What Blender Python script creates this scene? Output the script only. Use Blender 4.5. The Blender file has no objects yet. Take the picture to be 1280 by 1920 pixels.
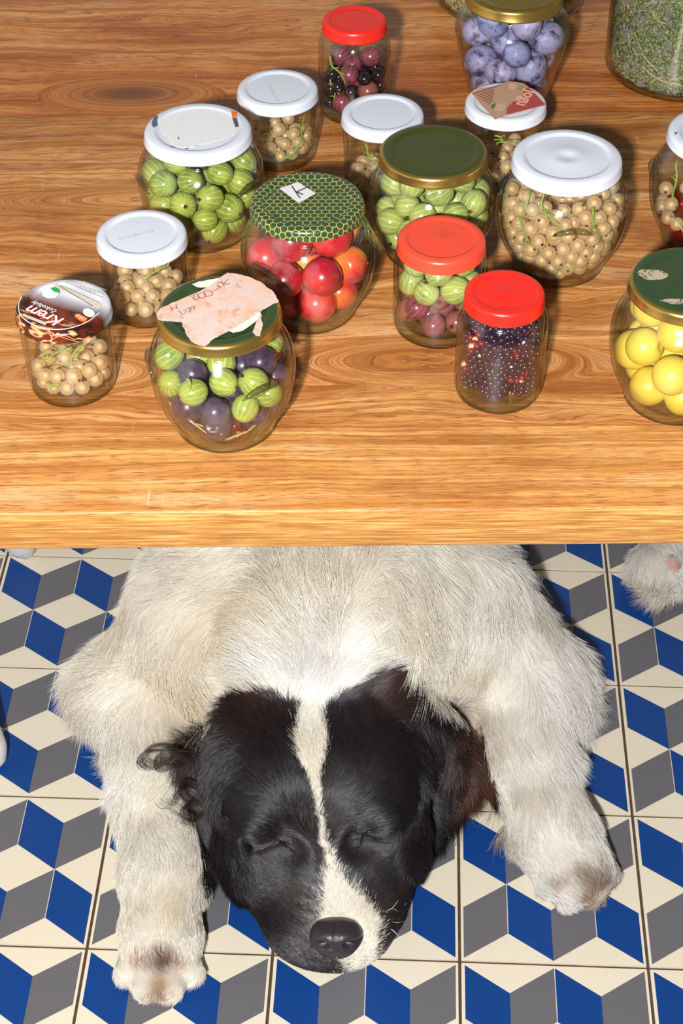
import bpy, bmesh, math, random
import numpy as np
from mathutils import Vector, Matrix, Euler, noise as mnoise
PI = math.pi
scn = bpy.context.scene
COL = scn.collection

# ------------------------------------------------------------------ camera
F_PX = 3160.14
CAM = np.array([0.0, 0.0, 1.49276])
PITCH, ROLL = 0.743886, -0.0050936
_cp, _sp, _cr, _sr = math.cos(PITCH), math.sin(PITCH), math.cos(ROLL), math.sin(ROLL)
_fw = np.array([0, _cp, -_sp]); _up = np.array([0, _sp, _cp]); _rt = np.array([1.0, 0, 0])
R_RT = _cr * _rt + _sr * _up; R_UP = -_sr * _rt + _cr * _up
CM = np.array([R_RT, R_UP, _fw])
cd = bpy.data.cameras.new('camera'); cam = bpy.data.objects.new('camera', cd); COL.objects.link(cam)
cd.sensor_fit = 'VERTICAL'; cd.sensor_height = 36.0; cd.lens = F_PX / 1920 * 36.0
cd.clip_start = 0.05; cd.clip_end = 50
m = Matrix.Identity(4)
for i in range(3):
    m[i][0] = R_RT[i]; m[i][1] = R_UP[i]; m[i][2] = -_fw[i]; m[i][3] = CAM[i]
cam.matrix_world = m
scn.camera = cam

# ------------------------------------------------------------------ light, world, exposure
scn.view_settings.view_transform = 'Standard'; scn.view_settings.look = 'None'
scn.view_settings.gamma = 1.0; scn.view_settings.use_curve_mapping = False
scn.view_settings.exposure = 0.0
ld = bpy.data.lights.new('flash', 'POINT'); ld.energy = 225; ld.shadow_soft_size = 0.032; ld.color = (1.0, 0.97, 0.93)
flash = bpy.data.objects.new('flash', ld); COL.objects.link(flash); flash.location = (-0.17, -0.38, 1.65)
w = bpy.data.worlds.new('world'); scn.world = w; w.use_nodes = True
w.node_tree.nodes['Background'].inputs[0].default_value = (0.80, 0.88, 1.0, 1)
w.node_tree.nodes['Background'].inputs[1].default_value = 0.12
try:
    scn.cycles.transparent_max_bounces = 64; scn.cycles.max_bounces = 12
    scn.cycles.sample_clamp_indirect = 4.0
    scn.cycles.caustics_reflective = False; scn.cycles.caustics_refractive = False
except Exception: pass

def at(px, py, z):
    """point of the place seen at photo pixel (px, py) at height z"""
    v = CM.T @ np.array([(px - 640) / F_PX, (960 - py) / F_PX, 1.0])
    t = (z - CAM[2]) / v[2]
    return CAM + v * t

# ------------------------------------------------------------------ node helper
class NT:
    def __init__(s, name):
        s.m = bpy.data.materials.new(name); s.m.use_nodes = True
        s.t = s.m.node_tree; s.t.nodes.clear()
        s.out = s.t.nodes.new('ShaderNodeOutputMaterial')
    def n(s, typ, ins=None, **props):
        nd = s.t.nodes.new('ShaderNode' + typ)
        for k, v in props.items(): setattr(nd, k, v)
        if ins:
            for k, v in ins.items(): s.set(nd.inputs[k], v)
        return nd
    def set(s, sock, v):
        if isinstance(v, bpy.types.NodeSocket): s.t.links.new(v, sock)
        elif isinstance(v, bpy.types.Node): s.t.links.new(v.outputs[0], sock)
        else:
            if isinstance(v, (tuple, list)) and len(v) == 3 and sock.type == 'RGBA': v = (*v, 1)
            sock.default_value = v
    def math(s, op, a, b=0.0, c=None):
        nd = s.n('Math', operation=op); s.set(nd.inputs[0], a); s.set(nd.inputs[1], b)
        if c is not None: s.set(nd.inputs[2], c)
        return nd.outputs[0]
    def mix(s, f, a, b, mode='MIX'):
        nd = s.n('Mix', data_type='RGBA', blend_type=mode); nd.clamp_factor = True
        s.set(nd.inputs[0], f); s.set(nd.inputs[6], a); s.set(nd.inputs[7], b); return nd.outputs[2]
    def ramp(s, f, stops, interp='LINEAR'):
        nd = s.n('ValToRGB'); cr = nd.color_ramp; cr.interpolation = interp
        while len(cr.elements) < len(stops): cr.elements.new(0.5)
        for e, (p, c) in zip(cr.elements, stops):
            e.position = p; e.color = (c, c, c, 1) if isinstance(c, (int, float)) else (*c, 1)
        s.set(nd.inputs[0], f); return nd.outputs[0]
    def noise(s, vec, scale, detail=3, rough=0.5, dist=0.0):
        nd = s.n('TexNoise'); s.set(nd.inputs['Vector'], vec); nd.inputs['Scale'].default_value = scale
        nd.inputs['Detail'].default_value = detail; nd.inputs['Roughness'].default_value = rough
        nd.inputs['Distortion'].default_value = dist
        return nd.outputs[0]
    def comb(s, x, y, z=0.0):
        nd = s.n('CombineXYZ'); s.set(nd.inputs[0], x); s.set(nd.inputs[1], y); s.set(nd.inputs[2], z); return nd.outputs[0]
    def obj(s): return s.n('TexCoord').outputs['Object']
    def sep(s, v):
        nd = s.n('SeparateXYZ'); s.set(nd.inputs[0], v); return nd.outputs
    def bump(s, h, strength=0.3, dist=0.001):
        nd = s.n('Bump'); s.set(nd.inputs['Height'], h); nd.inputs['Strength'].default_value = strength
        nd.inputs['Distance'].default_value = dist; return nd.outputs[0]
    def bsdf(s, color, rough=0.5, **kw):
        nd = s.n('BsdfPrincipled'); s.set(nd.inputs['Base Color'], color); s.set(nd.inputs['Roughness'], rough)
        for k, v in kw.items(): s.set(nd.inputs[k.replace('_', ' ')], v)
        s.t.links.new(nd.outputs[0], s.out.inputs[0]); return nd
    def surf(s, sh): s.t.links.new(sh if isinstance(sh, bpy.types.NodeSocket) else sh.outputs[0], s.out.inputs[0])

def plain(name, color, rough=0.5, **kw):
    t = NT(name)
    if rough is None: rough = 0.5
    v = t.noise(t.obj(), 60, 3)
    c = t.mix(t.math('MULTIPLY', v, 0.18), color, tuple(x * 0.7 for x in color))
    t.bsdf(c, rough, **kw); return t.m

# ------------------------------------------------------------------ mesh helpers
def tag(o, label=None, cat=None, group=None, kind=None):
    if label: o['label'] = label
    if cat: o['category'] = cat
    if group: o['group'] = group
    if kind: o['kind'] = kind
    return o
def empty(name, loc=(0, 0, 0), rz=0.0):
    o = bpy.data.objects.new(name, None); COL.objects.link(o); o.location = loc; o.rotation_euler = (0, 0, rz)
    o.empty_display_size = 0.02; return o
def mesh_obj(name, me, mats, parent=None, smooth=True):
    for mt in (mats if isinstance(mats, (list, tuple)) else [mats]): me.materials.append(mt)
    o = bpy.data.objects.new(name, me); COL.objects.link(o)
    if parent: o.parent = parent
    if smooth: me.polygons.foreach_set('use_smooth', [True] * len(me.polygons))
    me.update(); return o
def obj(name, bm, mats, parent=None, smooth=True, fix=True):
    me = bpy.data.meshes.new(name)
    if fix: bmesh.ops.recalc_face_normals(bm, faces=bm.faces)
    bm.to_mesh(me); bm.free()
    return mesh_obj(name, me, mats, parent, smooth)
def copy_tree(o, parent=None):
    c = o.copy(); COL.objects.link(c); c.parent = parent
    for ch in o.children: copy_tree(ch, c)
    return c
def box(bm, x0, x1, y0, y1, z0, z1, mi=0, bev=0.0, seg=2):
    r = bmesh.ops.create_cube(bm, size=1.0)
    vs = r['verts']
    for v in vs:
        v.co = Vector(((x0 + x1) / 2 + v.co.x * (x1 - x0), (y0 + y1) / 2 + v.co.y * (y1 - y0), (z0 + z1) / 2 + v.co.z * (z1 - z0)))
    fs = list({f for v in vs for f in v.link_faces})
    for f in fs: f.material_index = mi
    if bev > 0:
        es = list({e for v in vs for e in v.link_edges})
        bmesh.ops.bevel(bm, geom=es, offset=bev, segments=seg, affect='EDGES', profile=0.5)
def lathe(bm, prof, seg=64, mi=None, uv=False, cx=0.0, cy=0.0):
    """prof: list of (r, z); radius 0 makes a pole"""
    rings = []
    for (r, z) in prof:
        if r < 1e-7: rings.append([bm.verts.new((cx, cy, z))])
        else: rings.append([bm.verts.new((cx + r * math.cos(2 * PI * k / seg), cy + r * math.sin(2 * PI * k / seg), z)) for k in range(seg)])
    s = [0.0]
    for a, b in zip(prof, prof[1:]): s.append(s[-1] + math.hypot(b[0] - a[0], b[1] - a[1]))
    ul = bm.loops.layers.uv.verify() if uv else None
    for i in range(len(rings) - 1):
        A, B = rings[i], rings[i + 1]
        for k in range(seg):
            k2 = (k + 1) % seg
            if len(A) == 1 and len(B) == 1: continue
            if len(A) == 1: vs = [(A[0], i, k), (B[k], i + 1, k), (B[k2], i + 1, k2)]
            elif len(B) == 1: vs = [(A[k], i, k), (B[0], i + 1, k), (A[k2], i, k2)]
            else: vs = [(A[k], i, k), (B[k], i + 1, k), (B[k2], i + 1, k2), (A[k2], i, k2)]
            f = bm.faces.new([v[0] for v in vs])
            if mi: f.material_index = mi[i] if isinstance(mi, list) else mi
            if ul:
                for l, (_, ii, kk) in zip(f.loops, vs):
                    l[ul].uv = (s[ii] * math.cos(2 * PI * kk / seg), s[ii] * math.sin(2 * PI * kk / seg))
def smooth_prof(pts, n=6):
    """Catmull-Rom through profile points"""
    out = []
    P = [pts[0]] + list(pts) + [pts[-1]]
    for i in range(1, len(P) - 2):
        p0, p1, p2, p3 = P[i - 1], P[i], P[i + 1], P[i + 2]
        for k in range(n):
            t = k / n
            out.append(tuple(0.5 * ((2 * p1[j]) + (-p0[j] + p2[j]) * t + (2 * p0[j] - 5 * p1[j] + 4 * p2[j] - p3[j]) * t * t + (-p0[j] + 3 * p1[j] - 3 * p2[j] + p3[j]) * t ** 3) for j in range(len(p1))))
    out.append(tuple(pts[-1])); return out
def tube(bm, pts, r, seg=8, mi=0, caps=True):
    """tube along 3-D points, r number or list"""
    pts = [Vector(p) for p in pts]; n = len(pts)
    rs = r if isinstance(r, (list, tuple)) else [r] * n
    ref = Vector((0, 0, 1)); prev = None; rings = []
    for i, p in enumerate(pts):
        d = (pts[min(i + 1, n - 1)] - pts[max(i - 1, 0)])
        if d.length < 1e-9: d = Vector((0, 0, 1))
        d.normalize()
        if prev is None:
            a = d.cross(ref)
            if a.length < 0.1: a = d.cross(Vector((1, 0, 0)))
        else: a = prev - d * prev.dot(d)
        if a.length < 1e-6: a = d.cross(Vector((1, 0.3, 0)))
        a.normalize(); prev = a; b = d.cross(a)
        rings.append([bm.verts.new(p + (a * math.cos(2 * PI * k / seg) + b * math.sin(2 * PI * k / seg)) * rs[i]) for k in range(seg)])
    for i in range(n - 1):
        for k in range(seg):
            f = bm.faces.new((rings[i][k], rings[i][(k + 1) % seg], rings[i + 1][(k + 1) % seg], rings[i + 1][k])); f.material_index = mi
    if caps:
        for R in (rings[0], rings[-1]):
            try: bm.faces.new(R).material_index = mi
            except Exception: pass
def sphere(bm, r, seg=24, rings=16, sc=(1, 1, 1), c=(0, 0, 0), mi=0):
    res = bmesh.ops.create_uvsphere(bm, u_segments=seg, v_segments=rings, radius=r)
    for v in res['verts']:
        v.co = Vector((v.co.x * sc[0] + c[0], v.co.y * sc[1] + c[1], v.co.z * sc[2] + c[2]))
    for f in {f for v in res['verts'] for f in v.link_faces}: f.material_index = mi
    return res['verts']
def poly_slab(bm, pts, z0, z1, mi=0):
    """thin plate with the outline pts (x, y)"""
    lo = [bm.verts.new((x, y, z0)) for x, y in pts]; hi = [bm.verts.new((x, y, z1)) for x, y in pts]
    n = len(pts)
    f = bm.faces.new(hi); f.material_index = mi
    f = bm.faces.new(lo[::-1]); f.material_index = mi
    for i in range(n): bm.faces.new((lo[i], lo[(i + 1) % n], hi[(i + 1) % n], hi[i])).material_index = mi
def text_bm(body, size, depth=0.0001, shear=0.0, bold=0.0, spacing=1.0):
    cu = bpy.data.curves.new('lettering', 'FONT'); cu.body = body; cu.size = size; cu.extrude = depth
    cu.align_x = 'CENTER'; cu.align_y = 'CENTER'; cu.shear = shear; cu.offset = bold; cu.space_character = spacing
    cu.resolution_u = 2
    o = bpy.data.objects.new('lettering', cu); COL.objects.link(o)
    dg = bpy.context.evaluated_depsgraph_get(); dg.update()
    me = bpy.data.meshes.new_from_object(o.evaluated_get(dg))
    bm = bmesh.new(); bm.from_mesh(me)
    bpy.data.objects.remove(o); bpy.data.curves.remove(cu); bpy.data.meshes.remove(me)
    return bm
def lettering(name, body, size, mat, parent, x, y, z, ang, tilt=None, **kw):
    bm = text_bm(body, size, **kw)
    bm.transform(Matrix.Translation((x, y, z)) @ Matrix.Rotation(ang, 4, 'Z'))
    return obj(name, bm, mat, parent, smooth=False, fix=False)

# ================================================================== SETTING
YAW = 0.0460410; GC = np.array([0.4963, -1.52282]); T = 0.19
def grid_xf():
    return Matrix.Rotation(-YAW, 4, 'Z') @ Matrix.Translation((-GC[0], -GC[1], 0))
# materials of the tiles
def tile_mat(name, c, dirt=0.25, rough=0.32):
    t = NT(name); o = t.obj()
    big = t.noise(o, 9, 4, 0.6); fine = t.noise(o, 260, 4, 0.7)
    spots = t.ramp(t.noise(o, 55, 5, 0.75), [(0.60, 0.0), (0.74, 1.0)])
    col = t.mix(t.math('MULTIPLY', fine, 0.22), c, tuple(x * 0.62 for x in c))
    col = t.mix(t.math('MULTIPLY', t.math('MULTIPLY', spots, big), dirt), col, (0.30, 0.21, 0.12))
    t.bsdf(col, t.math('ADD', rough, t.math('MULTIPLY', big, 0.15)), Specular_IOR_Level=0.4, Normal=t.bump(fine, 0.08, 0.0005))
    return t.m
M_CREAM = tile_mat('cream_glaze', (0.86, 0.79, 0.64), 0.45)
M_BLUE = tile_mat('cobalt_glaze', (0.006, 0.058, 0.27), 0.12)
M_GREY = tile_mat('grey_glaze', (0.155, 0.155, 0.175), 0.15)
def make_floor():
    bm = bmesh.new()
    blue = [[(0, 0), (.25, 1/6), (.25, .5), (0, 1/3)], [(.5, 0), (.75, 1/6), (.75, .5), (.5, 1/3)],
            [(.25, .5), (.5, 2/3), (.5, 1), (.25, 5/6)], [(.75, .5), (1, 2/3), (1, 1), (.75, 5/6)]]
    grey = [[(.5, 0), (.5, 1/3), (.25, .5), (.25, 1/6)], [(1, 0), (1, 1/3), (.75, .5), (.75, 1/6)],
            [(.25, .5), (.25, 5/6), (0, 1), (0, 2/3)], [(.75, .5), (.75, 5/6), (.5, 1), (.5, 2/3)]]
    g = 0.0016; q = 0.0042
    for i in range(-8, 13):
        for j in range(-11, 10):
            x0, y0 = i * T, -j * T
            a = [bm.verts.new((x0 + u, y0 - v, 0)) for u, v in ((g, g), (T - g, g), (T - g, T - g), (g, T - g))]
            b = [bm.verts.new((v.co.x, v.co.y, -0.006)) for v in a]
            bm.faces.new(a)
            for k in range(4): bm.faces.new((a[k], a[(k + 1) % 4], b[(k + 1) % 4], b[k]))
            S = T - 2 * q
            for polys, mi in ((blue, 1), (grey, 2)):
                for p in polys:
                    us = sorted({u for u, v in p}); um = (us[0] + us[1]) / 2
                    vs = []
                    for u, v in p:
                        # hairline of cream between a grey face and the blue one right of it
                        du = 0.0008 if (mi == 1 and u < um) else (0.0)
                        vs.append(bm.verts.new((x0 + q + u * S + du, y0 - q - v * S, 0.00015)))
                    bm.faces.new(vs).material_index = mi
    bm.transform(grid_xf())
    o = obj('floor', bm, [M_CREAM, M_BLUE, M_GREY], None, smooth=False)
    for p in o.data.polygons:
        pass
    tag(o, kind='structure')
    b2 = bmesh.new(); box(b2, -2.2, 2.2, -1.0, 3.6, -0.03, -0.0022)
    b2.transform(Matrix.Rotation(-YAW, 4, 'Z'))
    t = NT('grout'); t.bsdf(t.mix(t.noise(t.obj(), 120, 4), (0.05, 0.026, 0.013), (0.13, 0.08, 0.045)), 0.9)
    g2 = obj('trim_1', b2, t.m, None, smooth=False); tag(g2, kind='structure')
make_floor()
def make_wall():
    bm = bmesh.new(); box(bm, -2.2, 2.2, 3.3, 3.4, 0, 2.7)
    o = obj('wall_back', bm, plain('white_plaster', (0.72, 0.72, 0.70), 0.8), None, smooth=False); tag(o, kind='structure')
make_wall()
bm = bmesh.new(); box(bm, -2.3, -2.2, -1.0, 3.4, 0, 2.7)
tag(obj('wall_left', bm, plain('white_plaster_side', (0.72, 0.72, 0.70), 0.8), None, smooth=False), kind='structure')

# ================================================================== TABLE
ZT = 0.76; TY0 = 0.7978; TD = 0.92
def wood():
    t = NT('oak_wood'); o = t.obj(); x, y, z = t.sep(o)
    # staves glued side by side: y borders measured from the front edge
    idx = 0.0
    for b in (0.0835, 0.181, 0.292, 0.428, 0.507, 0.62):
        idx = t.math('ADD', idx, t.math('GREATER_THAN', y, b))
    seed = t.math('MULTIPLY', idx, 3.71)
    fr = t.math('LESS_THAN', t.math('ADD', z, 0), -0.0025)       # front face
    yy = t.math('ADD', y, t.math('MULTIPLY', z, 0.9))
    # wavering of the growth lines
    wv = t.noise(t.comb(t.math('MULTIPLY', x, 3.2), t.math('MULTIPLY', yy, 9.0), seed), 1.0, 3, 0.55)
    wv2 = t.noise(t.comb(t.math('MULTIPLY', x, 11.0), t.math('MULTIPLY', yy, 34.0), seed), 1.0, 3, 0.6)
    cal = t.math('SUBTRACT', 1.0, t.math('MULTIPLY', t.math('LESS_THAN', y, 0.0835), 0.72))   # quiet front stave
    yw = t.math('ADD', yy, t.math('MULTIPLY', t.math('MULTIPLY', t.math('SUBTRACT', wv, 0.5), 0.075), cal))
    yw = t.math('ADD', yw, t.math('MULTIPLY', t.math('MULTIPLY', t.math('SUBTRACT', wv2, 0.5), 0.012), cal))
    # knot in the second stave from the back left
    kx, ky = -0.181, 1.342 - TY0
    dx = t.math('DIVIDE', t.math('SUBTRACT', x, kx), 0.085); dy = t.math('DIVIDE', t.math('SUBTRACT', y, ky), 0.034)
    d = t.math('SQRT', t.math('ADD', t.math('MULTIPLY', dx, dx), t.math('MULTIPLY', dy, dy)))
    inst = t.math('MULTIPLY', t.math('GREATER_THAN', y, 0.507), t.math('LESS_THAN', y, 0.62))
    kf = t.math('MULTIPLY', t.ramp(d, [(0.3, 1.0), (1.0, 0.0)], 'EASE'), inst)
    dk = t.math('MULTIPLY', t.math('ADD', d, t.math('ADD', t.math('MULTIPLY', wv2, 0.8), t.math('MULTIPLY', wv, 0.9))), 0.045)
    fld = t.n('Mix', data_type='FLOAT'); t.set(fld.inputs[0], kf); t.set(fld.inputs[2], yw); t.set(fld.inputs[3], dk); fld = fld.outputs[0]
    # whorls in the middle staves
    for (wx, wy, rx, ry) in ((-0.205, 0.945 - TY0, 0.11, 0.030), (0.07, 0.955 - TY0, 0.13, 0.034), (-0.13, 1.17 - TY0, 0.16, 0.024), (0.42, 1.02 - TY0, 0.15, 0.04)):
        ex = t.math('DIVIDE', t.math('SUBTRACT', x, wx), rx); ey = t.math('DIVIDE', t.math('SUBTRACT', y, wy), ry)
        ed = t.math('SQRT', t.math('ADD', t.math('MULTIPLY', ex, ex), t.math('MULTIPLY', ey, ey)))
        ef = t.ramp(ed, [(0.35, 1.0), (1.0, 0.0)], 'EASE')
        ek = t.math('MULTIPLY', t.math('ADD', ed, t.math('ADD', t.math('MULTIPLY', wv2, 0.8), t.math('MULTIPLY', wv, 1.8))), ry * 0.75)
        g_ = t.n('Mix', data_type='FLOAT'); t.set(g_.inputs[0], ef); t.set(g_.inputs[2], fld); t.set(g_.inputs[3], ek); fld = g_.outputs[0]
    # growth rings, bands and pores
    bands = t.noise(t.comb(t.math('MULTIPLY', x, 0.9), t.math('MULTIPLY', fld, 62.0), seed), 1.0, 4, 0.62)
    rings = t.noise(t.comb(t.math('MULTIPLY', x, 3.0), t.math('MULTIPLY', fld, 330.0), seed), 1.0, 3, 0.7)
    pores = t.noise(t.comb(t.math('MULTIPLY', x, 70.0), t.math('MULTIPLY', fld, 1300.0), seed), 1.0, 2, 0.6)
    fleck = t.noise(t.comb(t.math('MULTIPLY', x, 26.0), t.math('MULTIPLY', yy, 620.0), t.math('ADD', seed, 5)), 1.0, 3, 0.7)
    blot = t.noise(t.comb(t.math('MULTIPLY', x, 5.5), t.math('MULTIPLY', fld, 26.0), t.math('ADD', seed, 9)), 1.0, 5, 0.62)
    base = t.ramp(bands, [(0.30, (0.25, 0.082, 0.016)), (0.42, (0.47, 0.195, 0.050)), (0.53, (0.60, 0.29, 0.090)), (0.68, (0.74, 0.43, 0.17))])
    base = t.mix(t.ramp(rings, [(0.44, 0.0), (0.60, 0.72)]), base, (0.29, 0.10, 0.022), 'MIX')
    base = t.mix(t.ramp(blot, [(0.52, 0.0), (0.64, 0.68)]), base, (0.27, 0.085, 0.018))
    base = t.mix(t.ramp(blot, [(0.36, 0.5), (0.46, 0.0)]), base, (0.66, 0.42, 0.22))
    base = t.mix(t.ramp(pores, [(0.54, 0.0), (0.64, 0.7)]), base, (0.17, 0.05, 0.01))
    base = t.mix(t.ramp(fleck, [(0.60, 0.0), (0.74, 0.40)]), base, (0.80, 0.60, 0.36))
    # tone of each stave
    tone = t.ramp(t.math('DIVIDE', idx, 6.0), [(0.0, (1.12, 1.14, 1.10)), (0.16, (1.04, 1.0, 0.98)), (0.34, (1.06, 1.02, 1.0)),
                 (0.5, (1.06, 1.0, 0.92)), (0.67, (1.22, 1.06, 0.88)), (0.83, (1.20, 0.93, 0.68)), (1.0, (1.32, 1.08, 0.82))], 'CONSTANT')
    base = t.mix(1.0, base, tone, 'MULTIPLY')
    base = t.mix(t.math('MULTIPLY', fr, 0.6), base, (0.47, 0.23, 0.055))
    frn = t.noise(t.comb(t.math('MULTIPLY', x, 22.0), 0.0, t.math('MULTIPLY', z, 700.0)), 1.0, 3, 0.6)
    base = t.mix(t.math('MULTIPLY', fr, t.ramp(frn, [(0.48, 0.0), (0.58, 0.8)])), base, (0.28, 0.11, 0.022))
    base = t.mix(t.math('MULTIPLY', fr, t.ramp(frn, [(0.36, 0.6), (0.43, 0.0)])), base, (0.68, 0.42, 0.15))
    kc = t.math('MULTIPLY', inst, t.ramp(d, [(0.12, 1.0), (0.50, 0.0)], 'EASE'))
    base = t.mix(kc, base, t.mix(t.ramp(rings, [(0.4, 0.0), (0.6, 1.0)]), (0.19, 0.075, 0.03), (0.07, 0.025, 0.012)))
    base = t.mix(t.math('MULTIPLY', inst, t.ramp(d, [(0.35, 0.55), (0.95, 0.0)])), base, (0.22, 0.075, 0.02))
    # glue lines between staves
    for b_, st in ((0.0835, 0.35), (0.428, 0.45), (0.507, 0.75), (0.62, 0.4)):
        e_ = t.math('ABSOLUTE', t.math('SUBTRACT', y, b_))
        base = t.mix(t.math('MULTIPLY', t.math('LESS_THAN', e_, 0.0007), st), base, (0.16, 0.06, 0.02))
    # a few pale scratches
    sc = t.noise(t.comb(t.math('MULTIPLY', x, 420.0), t.math('MULTIPLY', y, 16.0), 3.0), 1.0, 2, 0.5)
    sm = t.noise(t.comb(x, y, 8.0), 11.0, 2)
    base = t.mix(t.math('MULTIPLY', t.ramp(sc, [(0.70, 0.0), (0.76, 0.5)]), t.ramp(sm, [(0.55, 0.0), (0.65, 1.0)])), base, (0.85, 0.72, 0.55))
    h = t.math('ADD', t.math('MULTIPLY', pores, -0.6), t.math('MULTIPLY', fleck, 0.5))
    t.bsdf(base, 0.42, Specular_IOR_Level=0.42, Normal=t.bump(h, 0.35, 0.0006))
    return t.m
M_WOOD = wood()
table = tag(empty('wooden_table', (0, TY0, 0)), 'oak table with glued staves, holding the jars above the lying dog', 'table')
bm = bmesh.new(); box(bm, -0.95, 0.95, 0, TD, -0.033, 0, bev=0.0022, seg=3)
tt = obj('tabletop', bm, M_WOOD, table); tt.location = (0, 0, ZT)
tt.rotation_euler = (0, 0, 0.005)
for sx in (-0.86, 0.86):
    for sy in (0.07, TD - 0.07):
        bm = bmesh.new(); box(bm, sx - .035, sx + .035, sy - .035, sy + .035, 0, ZT - 0.034, bev=0.003)
        obj('leg', bm, plain('leg_oak', (0.45, 0.25, 0.11), 0.5), table)
for y0, y1 in ((0.05, 0.07), (TD - 0.07, TD - 0.05)):
    bm = bmesh.new(); box(bm, -0.83, 0.83, y0 + 0.045 * (1 if y0 < .1 else -1), y1 + 0.045 * (1 if y0 < .1 else -1), ZT - 0.10, ZT - 0.034)
    obj('apron', bm, plain('apron_oak', (0.45, 0.25, 0.11), 0.5), table)

# ================================================================== JARS
def glass_mat():
    t = NT('clear_glass')
    lw = t.n('LayerWeight'); lw.inputs[0].default_value = 0.5
    f = lw.outputs['Facing']
    fr = t.math('ADD', 0.05, t.math('MULTIPLY', t.math('POWER', f, 4.0), 0.75))
    tr = t.n('BsdfTransparent'); t.set(tr.inputs[0], t.ramp(f, [(0.0, (0.975, 0.98, 0.97)), (0.55, (0.95, 0.955, 0.94)), (0.82, (0.80, 0.82, 0.77)), (1.0, (0.42, 0.45, 0.38))]))
    gl = t.n('BsdfGlossy'); gl.inputs['Roughness'].default_value = 0.085; gl.inputs[0].default_value = (1, 1, 1, 1)
    # softly rippled pressed glass
    t.set(gl.inputs['Normal'], t.bump(t.noise(t.obj(), 70, 2), 0.25, 0.0012))
    mx = t.n('MixShader'); t.set(mx.inputs[0], fr); t.t.links.new(tr.outputs[0], mx.inputs[1]); t.t.links.new(gl.outputs[0], mx.inputs[2])
    t.surf(mx); return t.m
M_GLASS = glass_mat()
M_GEDGE = glass_mat(); M_GEDGE.name = 'thick_glass'
for nd in M_GEDGE.node_tree.nodes:
    if nd.bl_idname == 'ShaderNodeValToRGB':
        for e, c in zip(nd.color_ramp.elements, ((0.80, 0.82, 0.76), (0.66, 0.68, 0.60), (0.45, 0.47, 0.40), (0.16, 0.18, 0.13))): e.color = (*c, 1)

def white_lid_mat():
    t = NT('white_enamel'); v = t.ramp(t.noise(t.obj(), 900, 2, 0.9), [(0.78, 0.0), (0.82, 1.0)])
    t.bsdf(t.mix(v, (0.63, 0.66, 0.75), (0.25, 0.2, 0.17)), 0.28, Specular_IOR_Level=0.5); return t.m
def red_lid_mat(name, c):
    t = NT(name); v = t.noise(t.obj(), 55, 3)
    sp = t.ramp(t.noise(t.obj(), 380, 2, 0.8), [(0.73, 0.0), (0.78, 0.5)])
    col = t.mix(t.math('MULTIPLY', v, 0.35), c, (c[0] * 0.8, c[1] * 0.35, c[2] * 0.5))
    t.bsdf(t.mix(sp, col, (0.9, 0.55, 0.5)), 0.33, Specular_IOR_Level=0.5); return t.m
def metal_mat(name, c, rough=0.25, dust=0.0, dustc=(0.75, 0.65, 0.35)):
    t = NT(name); v = t.noise(t.obj(), 30, 3)
    col = t.mix(t.math('MULTIPLY', v, 0.5), c, tuple(x * 0.6 for x in c))
    met = 0.9
    if dust:
        s = t.math('MULTIPLY', t.ramp(t.noise(t.obj(), 1000, 2, 0.9), [(0.69, 0.0), (0.74, 1.0)]), dust)
        col = t.mix(s, col, dustc)
    t.bsdf(col, rough, Metallic=met); return t.m
def green_top_mat(name='green_lacquer', scratched=False, col=((0.030, 0.075, 0.035), (0.05, 0.085, 0.02))):
    t = NT(name); v = t.noise(t.obj(), 38, 4)
    col = t.mix(v, *col)
    s = t.ramp(t.noise(t.obj(), 1100, 2, 0.9), [(0.69, 0.0), (0.75, 0.8)])
    col = t.mix(s, col, (0.55, 0.5, 0.25))
    if scratched:
        o = t.obj(); x, y, z = t.sep(o)
        a = t.ramp(t.noise(t.comb(t.math('MULTIPLY', x, 60), t.math('MULTIPLY', y, 130), 0), 1.0, 5, 0.8), [(0.55, 0), (0.63, 1)])
        for (cx, cy, rx, ry) in ((-0.024, 0.008, 0.010, 0.006), (-0.014, -0.022, 0.010, 0.003)):
            q = t.math('ADD', t.math('POWER', t.math('DIVIDE', t.math('SUBTRACT', x, cx), rx), 2.0), t.math('POWER', t.math('DIVIDE', t.math('SUBTRACT', y, cy), ry), 2.0))
            k = t.math('MULTIPLY', t.math('LESS_THAN', q, 1.0), t.math('MULTIPLY', t.ramp(t.noise(o, 320, 4, 0.8), [(0.42, 0), (0.5, 1)]), 0.9))
            col = t.mix(k, col, (0.72, 0.58, 0.40))
    t.bsdf(col, 0.30, Metallic=0.35, Specular_IOR_Level=0.6); return t.m
M_WLID = white_lid_mat()
M_RED = red_lid_mat('scarlet_enamel', (0.80, 0.022, 0.012))
M_ORED = red_lid_mat('orange_red_enamel', (0.80, 0.075, 0.035))
M_GOLD = metal_mat('gold_lacquer', (0.62, 0.40, 0.10), 0.25)
M_DGOLD = metal_mat('dark_gold_lacquer', (0.42, 0.30, 0.06), 0.3, 0.6)
M_GREENTOP = green_top_mat()
M_OLIVE = green_top_mat('olive_lacquer', col=((0.040, 0.060, 0.012), (0.075, 0.085, 0.012)))
M_GREENSCR = green_top_mat('scratched_green_lacquer', True)
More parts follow.
